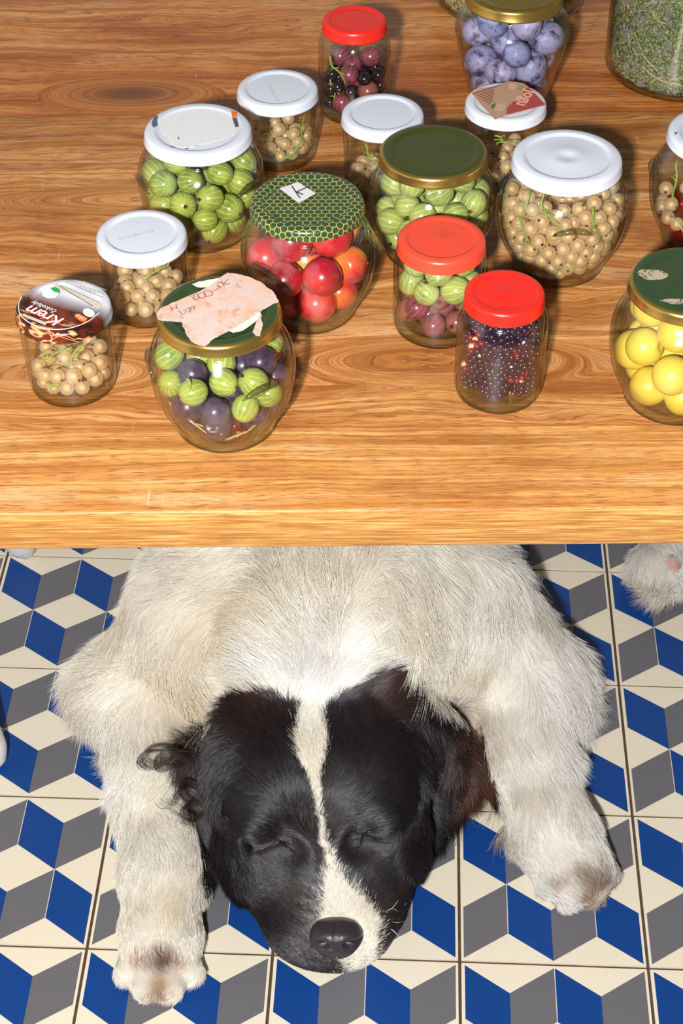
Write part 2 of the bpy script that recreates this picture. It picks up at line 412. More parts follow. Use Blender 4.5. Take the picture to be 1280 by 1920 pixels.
def honeycomb_mat():
    t = NT('honeycomb_print')
    uv = t.n('TexCoord').outputs['UV']; x, y, _ = t.sep(uv)
    S = 0.0052      # cell size across flats
    px = t.math('DIVIDE', x, S); py = t.math('DIVIDE', y, S * math.sqrt(3))
    def cell(ox, oy):
        a = t.math('SUBTRACT', t.math('FRACT', t.math('ADD', t.math('ADD', px, 100.0), ox)), 0.5)
        b = t.math('SUBTRACT', t.math('FRACT', t.math('ADD', t.math('ADD', py, 100.0), oy)), 0.5)
        b = t.math('MULTIPLY', b, math.sqrt(3))
        ax = t.math('ABSOLUTE', a); bx = t.math('ABSOLUTE', b)
        return t.math('MAXIMUM', ax, t.math('ADD', t.math('MULTIPLY', ax, 0.5), t.math('MULTIPLY', bx, math.sqrt(3) / 2)))
    h = t.math('MINIMUM', cell(0.0, 0.0), cell(0.5, 0.5))
    line = t.ramp(h, [(0.435, 0.0), (0.455, 1.0)])
    wear = t.ramp(t.noise(t.obj(), 130, 4, 0.7), [(0.60, 0.0), (0.66, 0.8)])
    col = t.mix(line, (0.030, 0.062, 0.024), (0.62, 0.58, 0.13))
    col = t.mix(wear, col, (0.02, 0.025, 0.02))
    t.bsdf(col, 0.3, Metallic=t.math('MULTIPLY', line, 0.3), Specular_IOR_Level=0.6); return t.m
M_HONEY = honeycomb_mat()

# glass profiles: (radius, height) with height as fraction of the jar
ORB = [(0.0300, 0.0), (0.0325, 0.02), (0.0345, 0.045), (0.0352, 0.09), (0.0395, 0.18), (0.0452, 0.31), (0.0478, 0.45), (0.0484, 0.56), (0.0470, 0.67), (0.0432, 0.76), (0.0388, 0.825), (0.0370, 0.86), (0.0370, 0.97)]
POT = [(0.0255, 0.0), (0.0285, 0.018), (0.0297, 0.06), (0.0303, 0.15), (0.0308, 0.4), (0.0314, 0.68), (0.0316, 0.78), (0.0308, 0.83), (0.0303, 0.86), (0.0303, 0.97)]
TALL = [(0.0255, 0.0), (0.0285, 0.018), (0.0300, 0.06), (0.0307, 0.15), (0.0308, 0.4), (0.0307, 0.66), (0.0302, 0.75), (0.0280, 0.82), (0.0252, 0.86), (0.0248, 0.88), (0.0248, 0.97)]
WIDE = [(0.0270, 0.0), (0.0308, 0.02), (0.0325, 0.06), (0.0332, 0.15), (0.0333, 0.4), (0.0333, 0.66), (0.0328, 0.74), (0.0305, 0.81), (0.0290, 0.85), (0.0288, 0.97)]
VASE = [(0.0290, 0.0), (0.0320, 0.02), (0.0330, 0.08), (0.0375, 0.25), (0.0430, 0.45), (0.0472, 0.62), (0.0480, 0.70), (0.0465, 0.77), (0.0415, 0.835), (0.0372, 0.865), (0.0370, 0.97)]
JARN = {}
def inner_prof(prof, h, th=0.0024, base=0.0065):
    out = [(0.0, base)]
    pr = smooth_prof([(r, z * h) for r, z in prof], 4)
    first = True
    for r, z in pr:
        if z > base + 0.003: out.append((r - th, z))
    out.insert(1, (out[1][0] - 0.004, base)); return out
def make_glass(prof, h, parent, seg=64, ridges=0, ridge_a=0.0):
    pr = smooth_prof([(r, z * h) for r, z in prof], 4)
    inn = inner_prof(prof, h)
    bm = bmesh.new()
    outer = [(0.0, 0.0025), (prof[0][0] - 0.006, 0.0022), (prof[0][0] - 0.002, 0.0003)] + pr
    full = outer + inn[::-1]
    lathe(bm, full, seg, mi=[1 if (full[i][1] < 0.006 and full[i + 1][1] < 0.0075) else 0 for i in range(len(full) - 1)])
    g = obj('glass_body', bm, [M_GLASS, M_GEDGE], parent, fix=True)
    # pressed ridges round the shoulder
    for k in range(ridges):
        a0 = ridge_a + k * 2 * PI / ridges
        bm = bmesh.new(); pts = []; rs = []
        for s in range(13):
            u = s / 12; a = a0 + (u - 0.5) * 0.62
            zz = h * (0.60 + 0.045 * math.sin(u * PI)) ; 
            rr = np.interp(zz, [p[1] for p in pr], [p[0] for p in pr]) + 0.0004
            pts.append((rr * math.cos(a), rr * math.sin(a), zz)); rs.append(0.0004 + 0.0021 * math.sin(u * PI) ** 0.6)
        tube(bm, pts, rs, 10)
        obj('pressed_ridge', bm, M_GEDGE, parent)
    return g
def make_lid(R, h, mats, parent, style='ring', skirt=0.0088, z_off=0.0, mi_map=None, uv=False):
    """screw lid with rolled lower rim and stepped top panel; top at height h"""
    pr = [(0.0, -0.0012)]
    if style == 'button': pr += [(R * 0.10, -0.0012), (R * 0.13, -0.0007), (R * 0.30, -0.0006), (R * 0.36, -0.0012)]
    elif style == 'concentric': pr += [(R * 0.12, -0.0011), (R * 0.15, -0.0014), (R * 0.26, -0.0011), (R * 0.30, -0.0014), (R * 0.5, -0.0012)]
    pr += [(R * 0.70, -0.0012), (R * 0.74, -0.0013), (R * 0.775, -0.0001), (R * 0.82, 0.0), (R * 0.92, -0.0002), (R * 0.965, -0.0012), (R * 0.985, -0.0030),
           (R * 0.985, -skirt + 0.0022), (R * 1.0, -skirt + 0.0014), (R * 1.0, -skirt + 0.0004), (R * 0.985, -skirt), (R * 0.955, -skirt + 0.0003), (R * 0.95, -0.0040), (R * 0.90, -0.0026), (0, -0.0026)]
    bm = bmesh.new()
    mi = None
    if mi_map is not None:
        cut = [i for i, p in enumerate(pr) if p[0] >= R * mi_map][0]
        mi = [0 if i < cut else 1 for i in range(len(pr) - 1)]
    lathe(bm, pr, 96, mi=mi, uv=uv)
    o = obj('lid', bm, mats, parent); o.location = (0, 0, h); return o

JARS = {}
def jar(key, kind, x, y, h, R, style, mats, label, prof, mi_map=None, uv=False, group=None, ridges=0, ridge_a=0.0, lid_name='lid', skirt=0.0088, lidlabel=None):
    r = empty('glass_jar', (x, y, ZT), 0.0); tag(r, label, 'jar', group)
    make_glass(prof, h, r, ridges=ridges, ridge_a=ridge_a)
    if R:
        l = make_lid(R, h, mats, r, style, skirt=skirt, mi_map=mi_map, uv=uv)
        if lidlabel: l['label'] = lidlabel
    else: l = None
    JARS[key] = dict(root=r, lid=l, x=x, y=y, h=h, R=R, prof=prof); return r
S3 = -PI / 2
jar('A', 'pot', -0.187, 0.931, 0.0668, 0.0327, 'ring', [plain('choco_brown', (0.060, 0.012, 0.006), 0.3), ], 'small jar of white currants with brown printed chocolate cream lid, leftmost jar on the table', POT, lidlabel='brown and white lid printed for a chocolate cream')
jar('B', 'pot', -0.142, 1.022, 0.0645, 0.0329, 'ring', [M_WLID], 'small jar of white currants with dated white lid, behind the chocolate cream lid jar', POT)
jar('C', 'orb', -0.106, 1.121, 0.0915, 0.0408, 'ring', [M_WLID], 'large round jar of green gooseberries under a white lid with torn label remains', ORB, ridges=3, ridge_a=S3 - 1.15)
jar('D', 'pot', -0.050, 1.236, 0.0625, 0.0333, 'ring', [M_WLID], 'small jar of white currants with dated white lid, behind the large gooseberry jar', POT)
jar('E', 'tall', 0.013, 1.310, 0.0851, 0.0273, 'ring', [M_RED], 'slim jar of blackcurrants under a bright red lid, farthest back of the red lidded jars', TALL, skirt=0.0105)
jar('F', 'pot', 0.034, 1.188, 0.0664, 0.0329, 'ring', [M_WLID], 'small white currant jar with unprinted white lid, between red and dark green lids', POT)
jar('G', 'orb', 0.069, 1.091, 0.0897, 0.0404, 'ring', [M_OLIVE, M_GOLD], 'round jar of gooseberries under a plain dark green lid with gold rim, in the middle', ORB, mi_map=0.91, ridges=3, ridge_a=S3 + 0.1)
jar('H', 'orb', -0.023, 1.016, 0.0948, 0.0406, 'ring', [M_HONEY], 'round jar of red cherry plums under a green honeycomb patterned lid', ORB, uv=True, ridges=3, ridge_a=S3 - 0.75, lidlabel='green lid printed with a yellow honeycomb net')
jar('I', 'orb', -0.078, 0.885, 0.0958, 0.0406, 'ring', [M_GREENTOP, M_GOLD], 'round jar of mixed gooseberries and dark berries, torn paper tape on green lid', ORB, mi_map=0.91, ridges=3, ridge_a=S3 + 0.62)
jar('J', 'wide', 0.071, 0.997, 0.0756, 0.0315, 'concentric', [M_ORED], 'jar of green and dark red gooseberries under an orange red lid', WIDE, skirt=0.0105)
jar('K', 'tall', 0.109, 0.921, 0.0835, 0.0272, 'concentric', [M_RED], 'slim jar of blackberries under a bright red lid, nearest the table edge', TALL, skirt=0.0105)
jar('L', 'orb', 0.165, 1.073, 0.0952, 0.0405, 'button', [M_WLID], 'large round jar full of white currants under a plain white lid with raised centre', ORB, ridges=3, ridge_a=S3 + 0.05, skirt=0.0100)
jar('M', 'pot', 0.132, 1.203, 0.0674, 0.0327, 'ring', [M_WLID], 'small jar of white currants with a red paper label on its white lid', POT)
jar('N', 'vase', 0.1455, 1.318, 0.1060, 0.0408, 'button', [M_DGOLD, M_GOLD], 'tall waisted jar of blue plums under a gold lid', VASE, mi_map=0.91, skirt=0.0105)
jar('O', 'orb', 0.229, 0.911, 0.0985, 0.0410, 'ring', [M_GREENSCR, M_GOLD], 'round jar of yellow mirabelle plums under a scratched green lid, at the right edge', ORB, mi_map=0.91)
jar('P', 'orb', 0.283, 1.106, 0.0952, 0.0405, 'ring', [M_WLID], 'round jar of red and white currants under a white lid, at the right edge', ORB, ridges=3, ridge_a=S3 + 0.3)
BIG1 = [(0.0560, 0.0), (0.0620, 0.012), (0.0660, 0.04), (0.0672, 0.10), (0.0672, 0.5), (0.0672, 0.74), (0.064, 0.82), (0.052, 0.90), (0.0480, 0.92), (0.0480, 0.985)]
BIG2 = [(0.0600, 0.0), (0.0670, 0.012), (0.0715, 0.04), (0.0728, 0.10), (0.0728, 0.5), (0.0728, 0.74), (0.068, 0.82), (0.055, 0.90), (0.0500, 0.92), (0.0500, 0.985)]
jar('Q', 'big', 0.304, 1.378, 0.19, 0.051, 'ring', [M_GOLD], 'big jar packed with dried grey green herbs, back right corner of the table', BIG1, skirt=0.012)
jar('R', 'big', 0.162, 1.519, 0.19, 0.053, 'ring', [M_GOLD], 'big jar of pale dried herbs standing behind the blue plum jar', BIG2, skirt=0.012)

# ================================================================== FRUIT
def sss(t, col, rough, w=0.35, rad=(1, .6, .3), scale=0.003, **kw):
    return t.bsdf(col, rough, Subsurface_Weight=w, Subsurface_Radius=rad, Subsurface_Scale=scale, **kw)
def gooseberry_mat(name, c, dark, vein, freq=7.0):
    t = NT(name); o = t.obj(); x, y, z = t.sep(o); rnd = t.n('ObjectInfo').outputs['Random']
    nz = t.noise(t.comb(x, y, t.math('ADD', z, rnd)), 210, 4, 0.7)
    a = t.math('ARCTAN2', y, x)
    wob = t.math('MULTIPLY', t.math('SUBTRACT', nz, 0.5), 1.7)
    l1 = t.math('ABSOLUTE', t.math('SINE', t.math('ADD', t.math('MULTIPLY', a, freq), wob)))
    l1 = t.ramp(l1, [(0.0, 1.0), (0.16, 0.5), (0.36, 0.0)])
    l2 = t.math('ABSOLUTE', t.math('SINE', t.math('ADD', t.math('ADD', t.math('MULTIPLY', a, freq * 2), t.math('MULTIPLY', z, 500)), t.math('MULTIPLY', wob, 4))))
    l2 = t.ramp(l2, [(0.0, 0.6), (0.15, 0.0)])
    l = t.math('MAXIMUM', l1, l2)
    b = t.mix(t.ramp(t.noise(o, 90, 3, 0.6), [(0.35, 0.0), (0.65, 1.0)]), dark, c)
    b = t.mix(t.math('MULTIPLY', rnd, 0.45), b, tuple(v * 0.75 + 0.12 * k for v, k in zip(c, (1.3, 1.1, 0.2))))
    col = t.mix(t.math('MULTIPLY', l, 0.85), b, vein)
    sss(t, col, 0.22, 0.30, (0.5, 1, 0.2), 0.003, Specular_IOR_Level=0.55, Coat_Weight=0.3, Coat_Roughness=0.08); return t.m
M_GOOSE = gooseberry_mat('green_gooseberry_skin', (0.37, 0.45, 0.07), (0.15, 0.24, 0.025), (0.66, 0.70, 0.32))
M_GOOSE2 = gooseberry_mat('pale_gooseberry_skin', (0.43, 0.50, 0.13), (0.22, 0.31, 0.06), (0.74, 0.76, 0.44))
M_RGOOSE = gooseberry_mat('dark_red_gooseberry_skin', (0.26, 0.045, 0.085), (0.10, 0.012, 0.035), (0.42, 0.13, 0.15), 6)
def currant_mat(name, c, dark, veins=(0.95, 0.85, 0.62), tint=(1.0, 0.90, 0.70), trans=0.55):
    t = NT(name); o = t.obj(); x, y, z = t.sep(o); rnd = t.n('ObjectInfo').outputs['Random']
    a = t.math('ARCTAN2', y, x)
    l = t.ramp(t.math('ABSOLUTE', t.math('SINE', t.math('MULTIPLY', a, 6))), [(0.0, 0.5), (0.2, 0.0)])
    lw = t.n('LayerWeight'); lw.inputs[0].default_value = 0.5; fc = lw.outputs['Facing']
    seeds = t.ramp(t.noise(t.comb(x, y, t.math('ADD', z, t.math('MULTIPLY', rnd, 0.1))), 190, 2, 0.5), [(0.40, 1.0), (0.60, 0.0)])
    col = t.mix(t.math('MULTIPLY', seeds, 0.8), c, dark)
    col = t.mix(t.math('MULTIPLY', l, 0.35), col, veins)
    col = t.mix(t.math('MULTIPLY', rnd, 0.4), col, tuple(v * 0.85 for v in c))
    col = t.mix(t.ramp(fc, [(0.25, 0.0), (0.85, 0.8)]), col, veins)
    p = sss(t, col, 0.16, 0.15, (1, .7, .4), 0.004, Specular_IOR_Level=0.6, Coat_Weight=1.0, Coat_Roughness=0.12)
    tr = t.n('BsdfTransparent'); t.set(tr.inputs[0], tint)
    mx = t.n('MixShader'); t.set(mx.inputs[0], t.ramp(fc, [(0.0, 0.24), (0.55, 0.36), (0.85, 0.72), (1.0, 0.95)])); t.t.links.new(tr.outputs[0], mx.inputs[1]); t.t.links.new(p.outputs[0], mx.inputs[2]); t.surf(mx)
    return t.m
M_WCUR = currant_mat('white_currant_skin', (0.95, 0.84, 0.60), (0.90, 0.66, 0.38))
M_RCUR = currant_mat('red_currant_skin', (0.42, 0.012, 0.022), (0.20, 0.0, 0.01), (0.55, 0.06, 0.06), (0.8, 0.08, 0.08), 0.3)
M_BCUR = plain('blackcurrant_skin', (0.012, 0.008, 0.016), 0.16, Coat_Weight=0.6, Coat_Roughness=0.1)
def dark_berry_mat(name, c, bloom):
    t = NT(name); o = t.obj(); v = t.noise(o, 120, 4, 0.65)
    col = t.mix(t.ramp(v, [(0.35, 0.0), (0.7, 0.8)]), c, bloom)
    t.bsdf(col, 0.33, Specular_IOR_Level=0.5, Coat_Weight=0.2, Coat_Roughness=0.15); return t.m
M_DGRAPE = dark_berry_mat('dark_purple_berry_skin', (0.032, 0.012, 0.032), (0.12, 0.085, 0.15))
def blue_plum_mat():
    t = NT('bloomed_blue_plum_skin'); o = t.obj(); rnd = t.n('ObjectInfo').outputs['Random']; x, y, z = t.sep(o)
    q = t.comb(x, y, t.math('ADD', z, t.math('MULTIPLY', rnd, 0.3)))
    v = t.noise(q, 75, 5, 0.65); v2 = t.noise(q, 350, 4, 0.7)
    bloom = t.mix(t.ramp(t.math('ADD', t.math('MULTIPLY', v, 0.5), t.math('MULTIPLY', rnd, 0.4)), [(0.3, 0.0), (0.6, 1.0)]), (0.20, 0.25, 0.50), (0.42, 0.36, 0.56))
    m = t.ramp(v, [(0.36, 0.0), (0.50, 1.0)])
    sk = t.mix(rnd, (0.035, 0.03, 0.085), (0.07, 0.02, 0.045))
    col = t.mix(m, sk, bloom)
    col = t.mix(t.ramp(v2, [(0.32, 0.8), (0.42, 0.0)]), col, (0.03, 0.025, 0.07))
    t.bsdf(col, 0.42, Specular_IOR_Level=0.35); return t.m
M_BPLUM = blue_plum_mat()
def cherry_plum_mat():
    t = NT('red_cherry_plum_skin'); o = t.obj(); rnd = t.n('ObjectInfo').outputs['Random']; x, y, z = t.sep(o)
    q = t.comb(x, t.math('ADD', y, t.math('MULTIPLY', rnd, 0.7)), z)
    v = t.math('ADD', t.noise(q, 26, 2, 0.4), t.math('MULTIPLY', t.math('SUBTRACT', rnd, 0.5), 0.36))
    col = t.ramp(v, [(0.28, (0.20, 0.004, 0.018)), (0.45, (0.50, 0.010, 0.022)), (0.58, (0.66, 0.035, 0.03)), (0.68, (0.82, 0.20, 0.035)), (0.80, (0.86, 0.42, 0.06))])
    sp = t.ramp(t.noise(q, 1300, 2, 0.6), [(0.66, 0.0), (0.74, 0.35)])
    col = t.mix(sp, col, (0.95, 0.65, 0.5))
    haze = t.noise(q, 45, 3, 0.6)
    col = t.mix(t.ramp(haze, [(0.5, 0.0), (0.75, 0.35)]), col, (0.66, 0.35, 0.42))
    sss(t, col, 0.24, 0.15, (1, .3, .2), 0.003, Specular_IOR_Level=0.5, Coat_Weight=0.3, Coat_Roughness=0.1); return t.m
M_CPLUM = cherry_plum_mat()
def mirabelle_mat():
    t = NT('yellow_mirabelle_skin'); o = t.obj(); rnd = t.n('ObjectInfo').outputs['Random']
    v = t.noise(o, 40, 3, 0.5)
    col = t.mix(v, (0.76, 0.56, 0.05), (0.62, 0.55, 0.06))
    col = t.mix(t.math('MULTIPLY', rnd, 0.5), col, (0.84, 0.60, 0.12))
    sp = t.ramp(t.noise(o, 700, 2, 0.6), [(0.66, 0.0), (0.72, 0.4)])
    col = t.mix(sp, col, (0.55, 0.40, 0.06))
    sss(t, col, 0.33, 0.2, (1, .8, .2), 0.003, Specular_IOR_Level=0.45, Coat_Weight=0.2, Coat_Roughness=0.2); return t.m
M_MIRA = mirabelle_mat()
M_CALYX = plain('dry_brown_calyx', (0.085, 0.035, 0.015), 0.8)
M_STEM = plain('green_stem', (0.27, 0.38, 0.06), 0.5)
M_DRYSTEM = plain('dry_pale_stem', (0.50, 0.42, 0.18), 0.6)

def proto_goose(mat, r=0.0102, elong=1.08):
    bm = bmesh.new(); sphere(bm, r, 28, 18, (1, 1, elong))
    o = obj('gooseberry', bm, mat)
    bm = bmesh.new(); rr = random.Random(4)
    z = -r * elong
    tube(bm, [(0, 0, z + 0.0006), (0, 0, z - 0.0009)], [0.0013, 0.0009], 7)
    for k in range(6):
        a = k * 1.05; tube(bm, [(0, 0, z - 0.0004), (0.0011 * math.cos(a), 0.0011 * math.sin(a), z - 0.0018), (0.0013 * math.cos(a + .4), 0.0013 * math.sin(a + .4), z - 0.0034)], [0.0006, 0.0005, 0.0002], 5)
    obj('calyx', bm, M_CALYX, o); return o
def proto_currant(name, mat, r, core):
    bm = bmesh.new(); sphere(bm, r, 20, 14, (1, 1, 0.97))
    z = -r * 0.97
    tube(bm, [(0, 0, z + 0.0003), (0, 0, z - 0.0003)], [r * 0.19, r * 0.17], 10, mi=1)
    tube(bm, [(0, 0, z - 0.0002), (0, 0, z - 0.0010)], [r * 0.15, r * 0.08], 6, mi=1)
    sphere(bm, r * 0.52, 14, 10, (1, 1, 0.95), mi=2)
    return obj(name, bm, [mat, M_CALYX, core])
def proto_plum(name, mat, r, elong=1.0):
    bm = bmesh.new(); vs = sphere(bm, r, 32, 22, (1, 1, elong))
    for v in vs:     # stalk dimple and a shallow seam
        p = v.co; a = math.atan2(p.y, p.x)
        k = math.exp(-((p.x ** 2 + p.y ** 2) / (r * 0.22) ** 2)) if p.z > 0 else 0
        p.z -= k * r * 0.16
        s = math.exp(-(a / 0.16) ** 2) * 0.025; p.x *= 1 - s; p.y *= 1 - s
    return obj(name, bm, mat)
def proto_blackberry():
    bm = bmesh.new(); rr = random.Random(7); n = 58; R1, R2 = 0.0088, 0.0122
    for k in range(n):
        u = (k + 0.5) / n; ph = k * 2.39996; ct = 1 - 2 * u; st = math.sqrt(1 - ct * ct)
        c = (R1 * st * math.cos(ph), R1 * st * math.sin(ph), R2 * ct)
        q = bmesh.ops.create_icosphere(bm, subdivisions=2, radius=0.0023 + rr.uniform(-.0002, .0002))
        for v in q['verts']: v.co += Vector(c)
        mi = 1 if ct > 0.965 else (2 if ct > 0.80 or rr.random() < 0.05 else 0)
        for f in {f for v in q['verts'] for f in v.link_faces}: f.material_index = mi
    sphere(bm, 1, 16, 12, (R1 * 0.98, R1 * 0.98, R2 * 0.98))
    return obj('blackberry', bm, [plain('blackberry_drupelets', (0.030, 0.008, 0.026), 0.22, Coat_Weight=0.8, Coat_Roughness=0.12), plain('pale_core', (0.75, 0.55, 0.38), 0.6), plain('red_drupelets', (0.25, 0.01, 0.03), 0.2, Coat_Weight=0.6)])

def pack(prof, h, radii, seed, z_top=None, core=0.0, iters=420, squash=1.0, front=0.0):
    """let balls settle inside the jar"""
    inn = inner_prof(prof, h); zs = np.array([p[1] for p in inn]); rs = np.array([p[0] for p in inn])
    o = np.argsort(zs, kind='stable'); zs = zs[o]; rs = rs[o]
    rng = np.random.default_rng(seed); n = len(radii); r = np.array(radii, float)
    top = z_top or h * 0.8
    a = rng.uniform(0, 2 * PI, n); q = np.sqrt(rng.uniform((core / 0.04) ** 2, 1, n)) * 0.030
    p = np.stack([q * np.cos(a), q * np.sin(a), 0.008 + (np.arange(n) + 0.5) / n * (top - 0.008)], 1)
    iu = np.triu_indices(n, 1); rr = (r[iu[0]] + r[iu[1]])
    for it in range(iters):
        if it < iters * 0.85: p[:, 2] -= 0.0005 * (1 - it / iters)
        for _ in range(2):
            d = p[iu[0]] - p[iu[1]]; L = np.sqrt((d ** 2).sum(1)) + 1e-9
            ov = np.maximum(rr - L, 0) * 0.5
            v = d / L[:, None] * (ov * 0.9)[:, None]
            np.add.at(p, iu[0], v); np.add.at(p, iu[1], -v)
            R = np.interp(p[:, 2] + 0.0, zs, rs) - r - 0.0003
            R2 = np.interp(p[:, 2] - 0.6 * r, zs, rs) - r * 0.8 - 0.0003
            R3 = np.interp(p[:, 2] + 0.6 * r, zs, rs) - r * 0.8 - 0.0003
            R = np.maximum(np.minimum(np.minimum(R, R2), R3), 0.002)
            hd = np.hypot(p[:, 0], p[:, 1]) + 1e-9; k = np.minimum(1, R / hd); p[:, 0] *= k; p[:, 1] *= k
            if core > 0:
                C = core + r; k = np.where(hd * k < C, np.minimum(C, R) / (hd * k), 1.0); p[:, 0] *= k; p[:, 1] *= k
            p[:, 2] = np.clip(p[:, 2], 0.0068 + r, h - 0.006 - r)
    return p
def place(proto, jk, pos, scales, rng, group, label, cat, used):
    """copies of one fruit, the first copy is the prototype itself"""
    J = JARS[jk]
    for p, s in zip(pos, scales):
        if id(proto) not in used: o = proto; used.add(id(proto))
        else: o = copy_tree(proto)
        o.location = (J['x'] + p[0], J['y'] + p[1], ZT + p[2])
        o.rotation_euler = (rng.uniform(0, 6.28), rng.uniform(0, 6.28), rng.uniform(0, 6.28))
        o.scale = (s, s, s)
        v = 'low' if p[2] < 0.028 else ('midway' if p[2] < 0.048 else 'high')
        hz = 'left' if p[0] < -0.011 else ('centre' if p[0] < 0.011 else 'right')
        dp = 'front' if p[1] < -0.004 else 'back'
        tag(o, '%s, %s %s %s' % (label, v, dp, hz), cat, group)
used = set(); RNG = random.Random(11)
goose = proto_goose(M_GOOSE); goose2 = proto_goose(M_GOOSE2, 0.0096); rgoose = proto_goose(M_RGOOSE, 0.0088, 1.02)
wcur = proto_currant('white_currant', M_WCUR, 0.0055, plain('currant_pulp', (0.78, 0.57, 0.33), 0.5, Subsurface_Weight=0.4, Subsurface_Scale=0.003)); rcur = proto_currant('red_currant', M_RCUR, 0.0052, plain('red_currant_pulp', (0.40, 0.01, 0.02), 0.4)); bcur = proto_currant('blackcurrant', M_BCUR, 0.0060, M_BCUR)
dgrape = proto_plum('dark_berry', M_DGRAPE, 0.0105)
cplum = proto_plum('cherry_plum', M_CPLUM, 0.0140, 1.01); mira = proto_plum('mirabelle', M_MIRA, 0.0128, 1.0); bplum = proto_plum('blue_plum', M_BPLUM, 0.0130, 1.14)
bberry = proto_blackberry()
def fill(jk, items, seed, z_top=None, core=0.0, keep=None, rest=None):
    """items: (proto, radius, count, category, label, group, layer); layer sorts what lies on top"""
    J = JARS[jk]; rng = random.Random(seed); lst = []
    for it in items:
        for k in range(it[2]):
            s = rng.uniform(0.88, 1.08); lst.append((it[6] + rng.uniform(-0.3, 0.3) if len(it) > 6 else rng.random(), it, s))
    lst.sort(key=lambda e: e[0])
    pos = pack(J['prof'], J['h'], [e[1][1] * e[2] for e in lst], seed, z_top, core)
    pick = list(zip(lst, pos))
    if keep:                  # nearest to the viewer first; what stays hidden behind them is one heap
        vd = np.array([0.0, -0.83, 0.56]); pick.sort(key=lambda e: -float(np.dot(e[1] - np.array([0, 0, 0.04]), vd)))
        bm = bmesh.new(); src = items[0][0].data
        for (l, it, s), p in pick[keep:]:
            b2 = bmesh.new(); b2.from_mesh(src); b2.transform(Matrix.Translation(p) @ Euler((rng.uniform(0, 6), rng.uniform(0, 6), 0)).to_matrix().to_4x4() @ Matrix.Scale(s, 4))
            tmp = bpy.data.meshes.new('tmp'); b2.to_mesh(tmp); b2.free(); bm.from_mesh(tmp); bpy.data.meshes.remove(tmp)
        o = obj(rest[0], bm, list(src.materials), fix=False); o.location = (J['x'], J['y'], ZT); tag(o, rest[1], 'currants', kind='stuff')
        pick = pick[:keep]
    for (l, it, s), p in pick: place(it[0], jk, [p], [s], rng, it[5], it[4], it[3], used)
fill('C', [(goose, 0.0106, 44, 'gooseberry', 'striped green gooseberry in the jar with torn white lid', 'gooseberries under the torn white lid')], 1)
fill('G', [(goose2, 0.0102, 48, 'gooseberry', 'pale green gooseberry in the jar with plain dark green lid', 'gooseberries under the dark green lid')], 2)
fill('J', [(goose2, 0.0102, 15, 'gooseberry', 'pale green gooseberry in the jar with orange red lid', 'green gooseberries under the orange red lid', 1.0),
           (rgoose, 0.0090, 9, 'gooseberry', 'dark red gooseberry at the bottom of the jar with orange red lid', 'dark gooseberries under the orange red lid', 0.0)], 3)
fill('H', [(cplum, 0.0147, 19, 'plum', 'red and orange cherry plum in the jar with honeycomb lid', 'cherry plums under the honeycomb lid')], 4)
fill('O', [(mira, 0.0129, 29, 'plum', 'yellow mirabelle plum in the jar with scratched green lid', 'mirabelles under the scratched green lid')], 5)
fill('N', [(bplum, 0.0138, 26, 'plum', 'blue plum with pale bloom in the gold lidded jar', 'blue plums under the gold lid')], 6)
fill('I', [(rcur, 0.0055, 16, 'currant', 'red currant at the bottom of the jar with torn paper tape', 'red currants under the taped lid', 0.0),
           (dgrape, 0.0108, 22, 'berry', 'dark purple berry in the jar with torn paper tape', 'dark berries under the taped lid', 0.8),
           (goose, 0.0106, 12, 'gooseberry', 'green gooseberry in the jar with torn paper tape', 'gooseberries under the taped lid', 1.35)], 7)
fill('E', [(dgrape, 0.0090 / 1.0, 0, 'berry', '', '', 0.5), (bcur, 0.0062, 34, 'currant', 'glossy blackcurrant in the jar with farthest bright red lid', 'blackcurrants under the back red lid'),
           (rgoose, 0.0090, 8, 'gooseberry', 'dark red gooseberry among blackcurrants in the back red lidded jar', 'dark gooseberries under the back red lid'),
           (rcur, 0.0053, 2, 'currant', 'red currant among blackcurrants at the bottom of the back red lidded jar', 'red currants under the back red lid', 0.0)], 8)
fill('K', [(bberry, 0.0108, 20, 'blackberry', 'dark blackberry in the nearest red lidded jar', 'blackberries under the front red lid')], 9)
fill('A', [(wcur, 0.0055, 36, 'currant', 'translucent white currant in the jar with chocolate cream lid', 'white currants under the chocolate cream lid')], 10, 0.05)
fill('B', [(wcur, 0.0055, 36, 'currant', 'translucent white currant in the dated lidded jar behind the chocolate lid', 'white currants behind the chocolate lid jar')], 11, 0.05)
fill('D', [(wcur, 0.0055, 30, 'currant', 'translucent white currant in the dated lidded jar behind the gooseberries', 'white currants behind the gooseberry jar')], 12, 0.05)
fill('F', [(wcur, 0.0055, 28, 'currant', 'translucent white currant in the small jar with plain white lid', 'white currants under the small plain white lid')], 13, 0.05)
fill('M', [(wcur, 0.0055, 30, 'currant', 'translucent white currant in the jar with red paper label', 'white currants under the red paper label')], 14, 0.05)
fill('L', [(wcur, 0.0056, 230, 'currant', 'translucent white currant in the large jar with raised centre white lid', 'white currants in the large white lidded jar')], 15, 0.078, core=0.018, keep=114, rest=('white_currants', 'white currants at the back and middle of the large white lidded jar'))
fill('P', [(rcur, 0.0055, 40, 'currant', 'red currant in the white lidded jar at the right edge', 'red currants in the right edge jar', 0.0),
           (wcur, 0.0055, 24, 'currant', 'white currant in the white lidded jar at the right edge', 'white currants in the right edge jar', 1.1)], 16, 0.075, core=0.026)
for p in (goose, goose2, rgoose, wcur, rcur, bcur, dgrape, cplum, mira, bplum, bberry):
    if id(p) not in used: print('UNUSED', p.name)

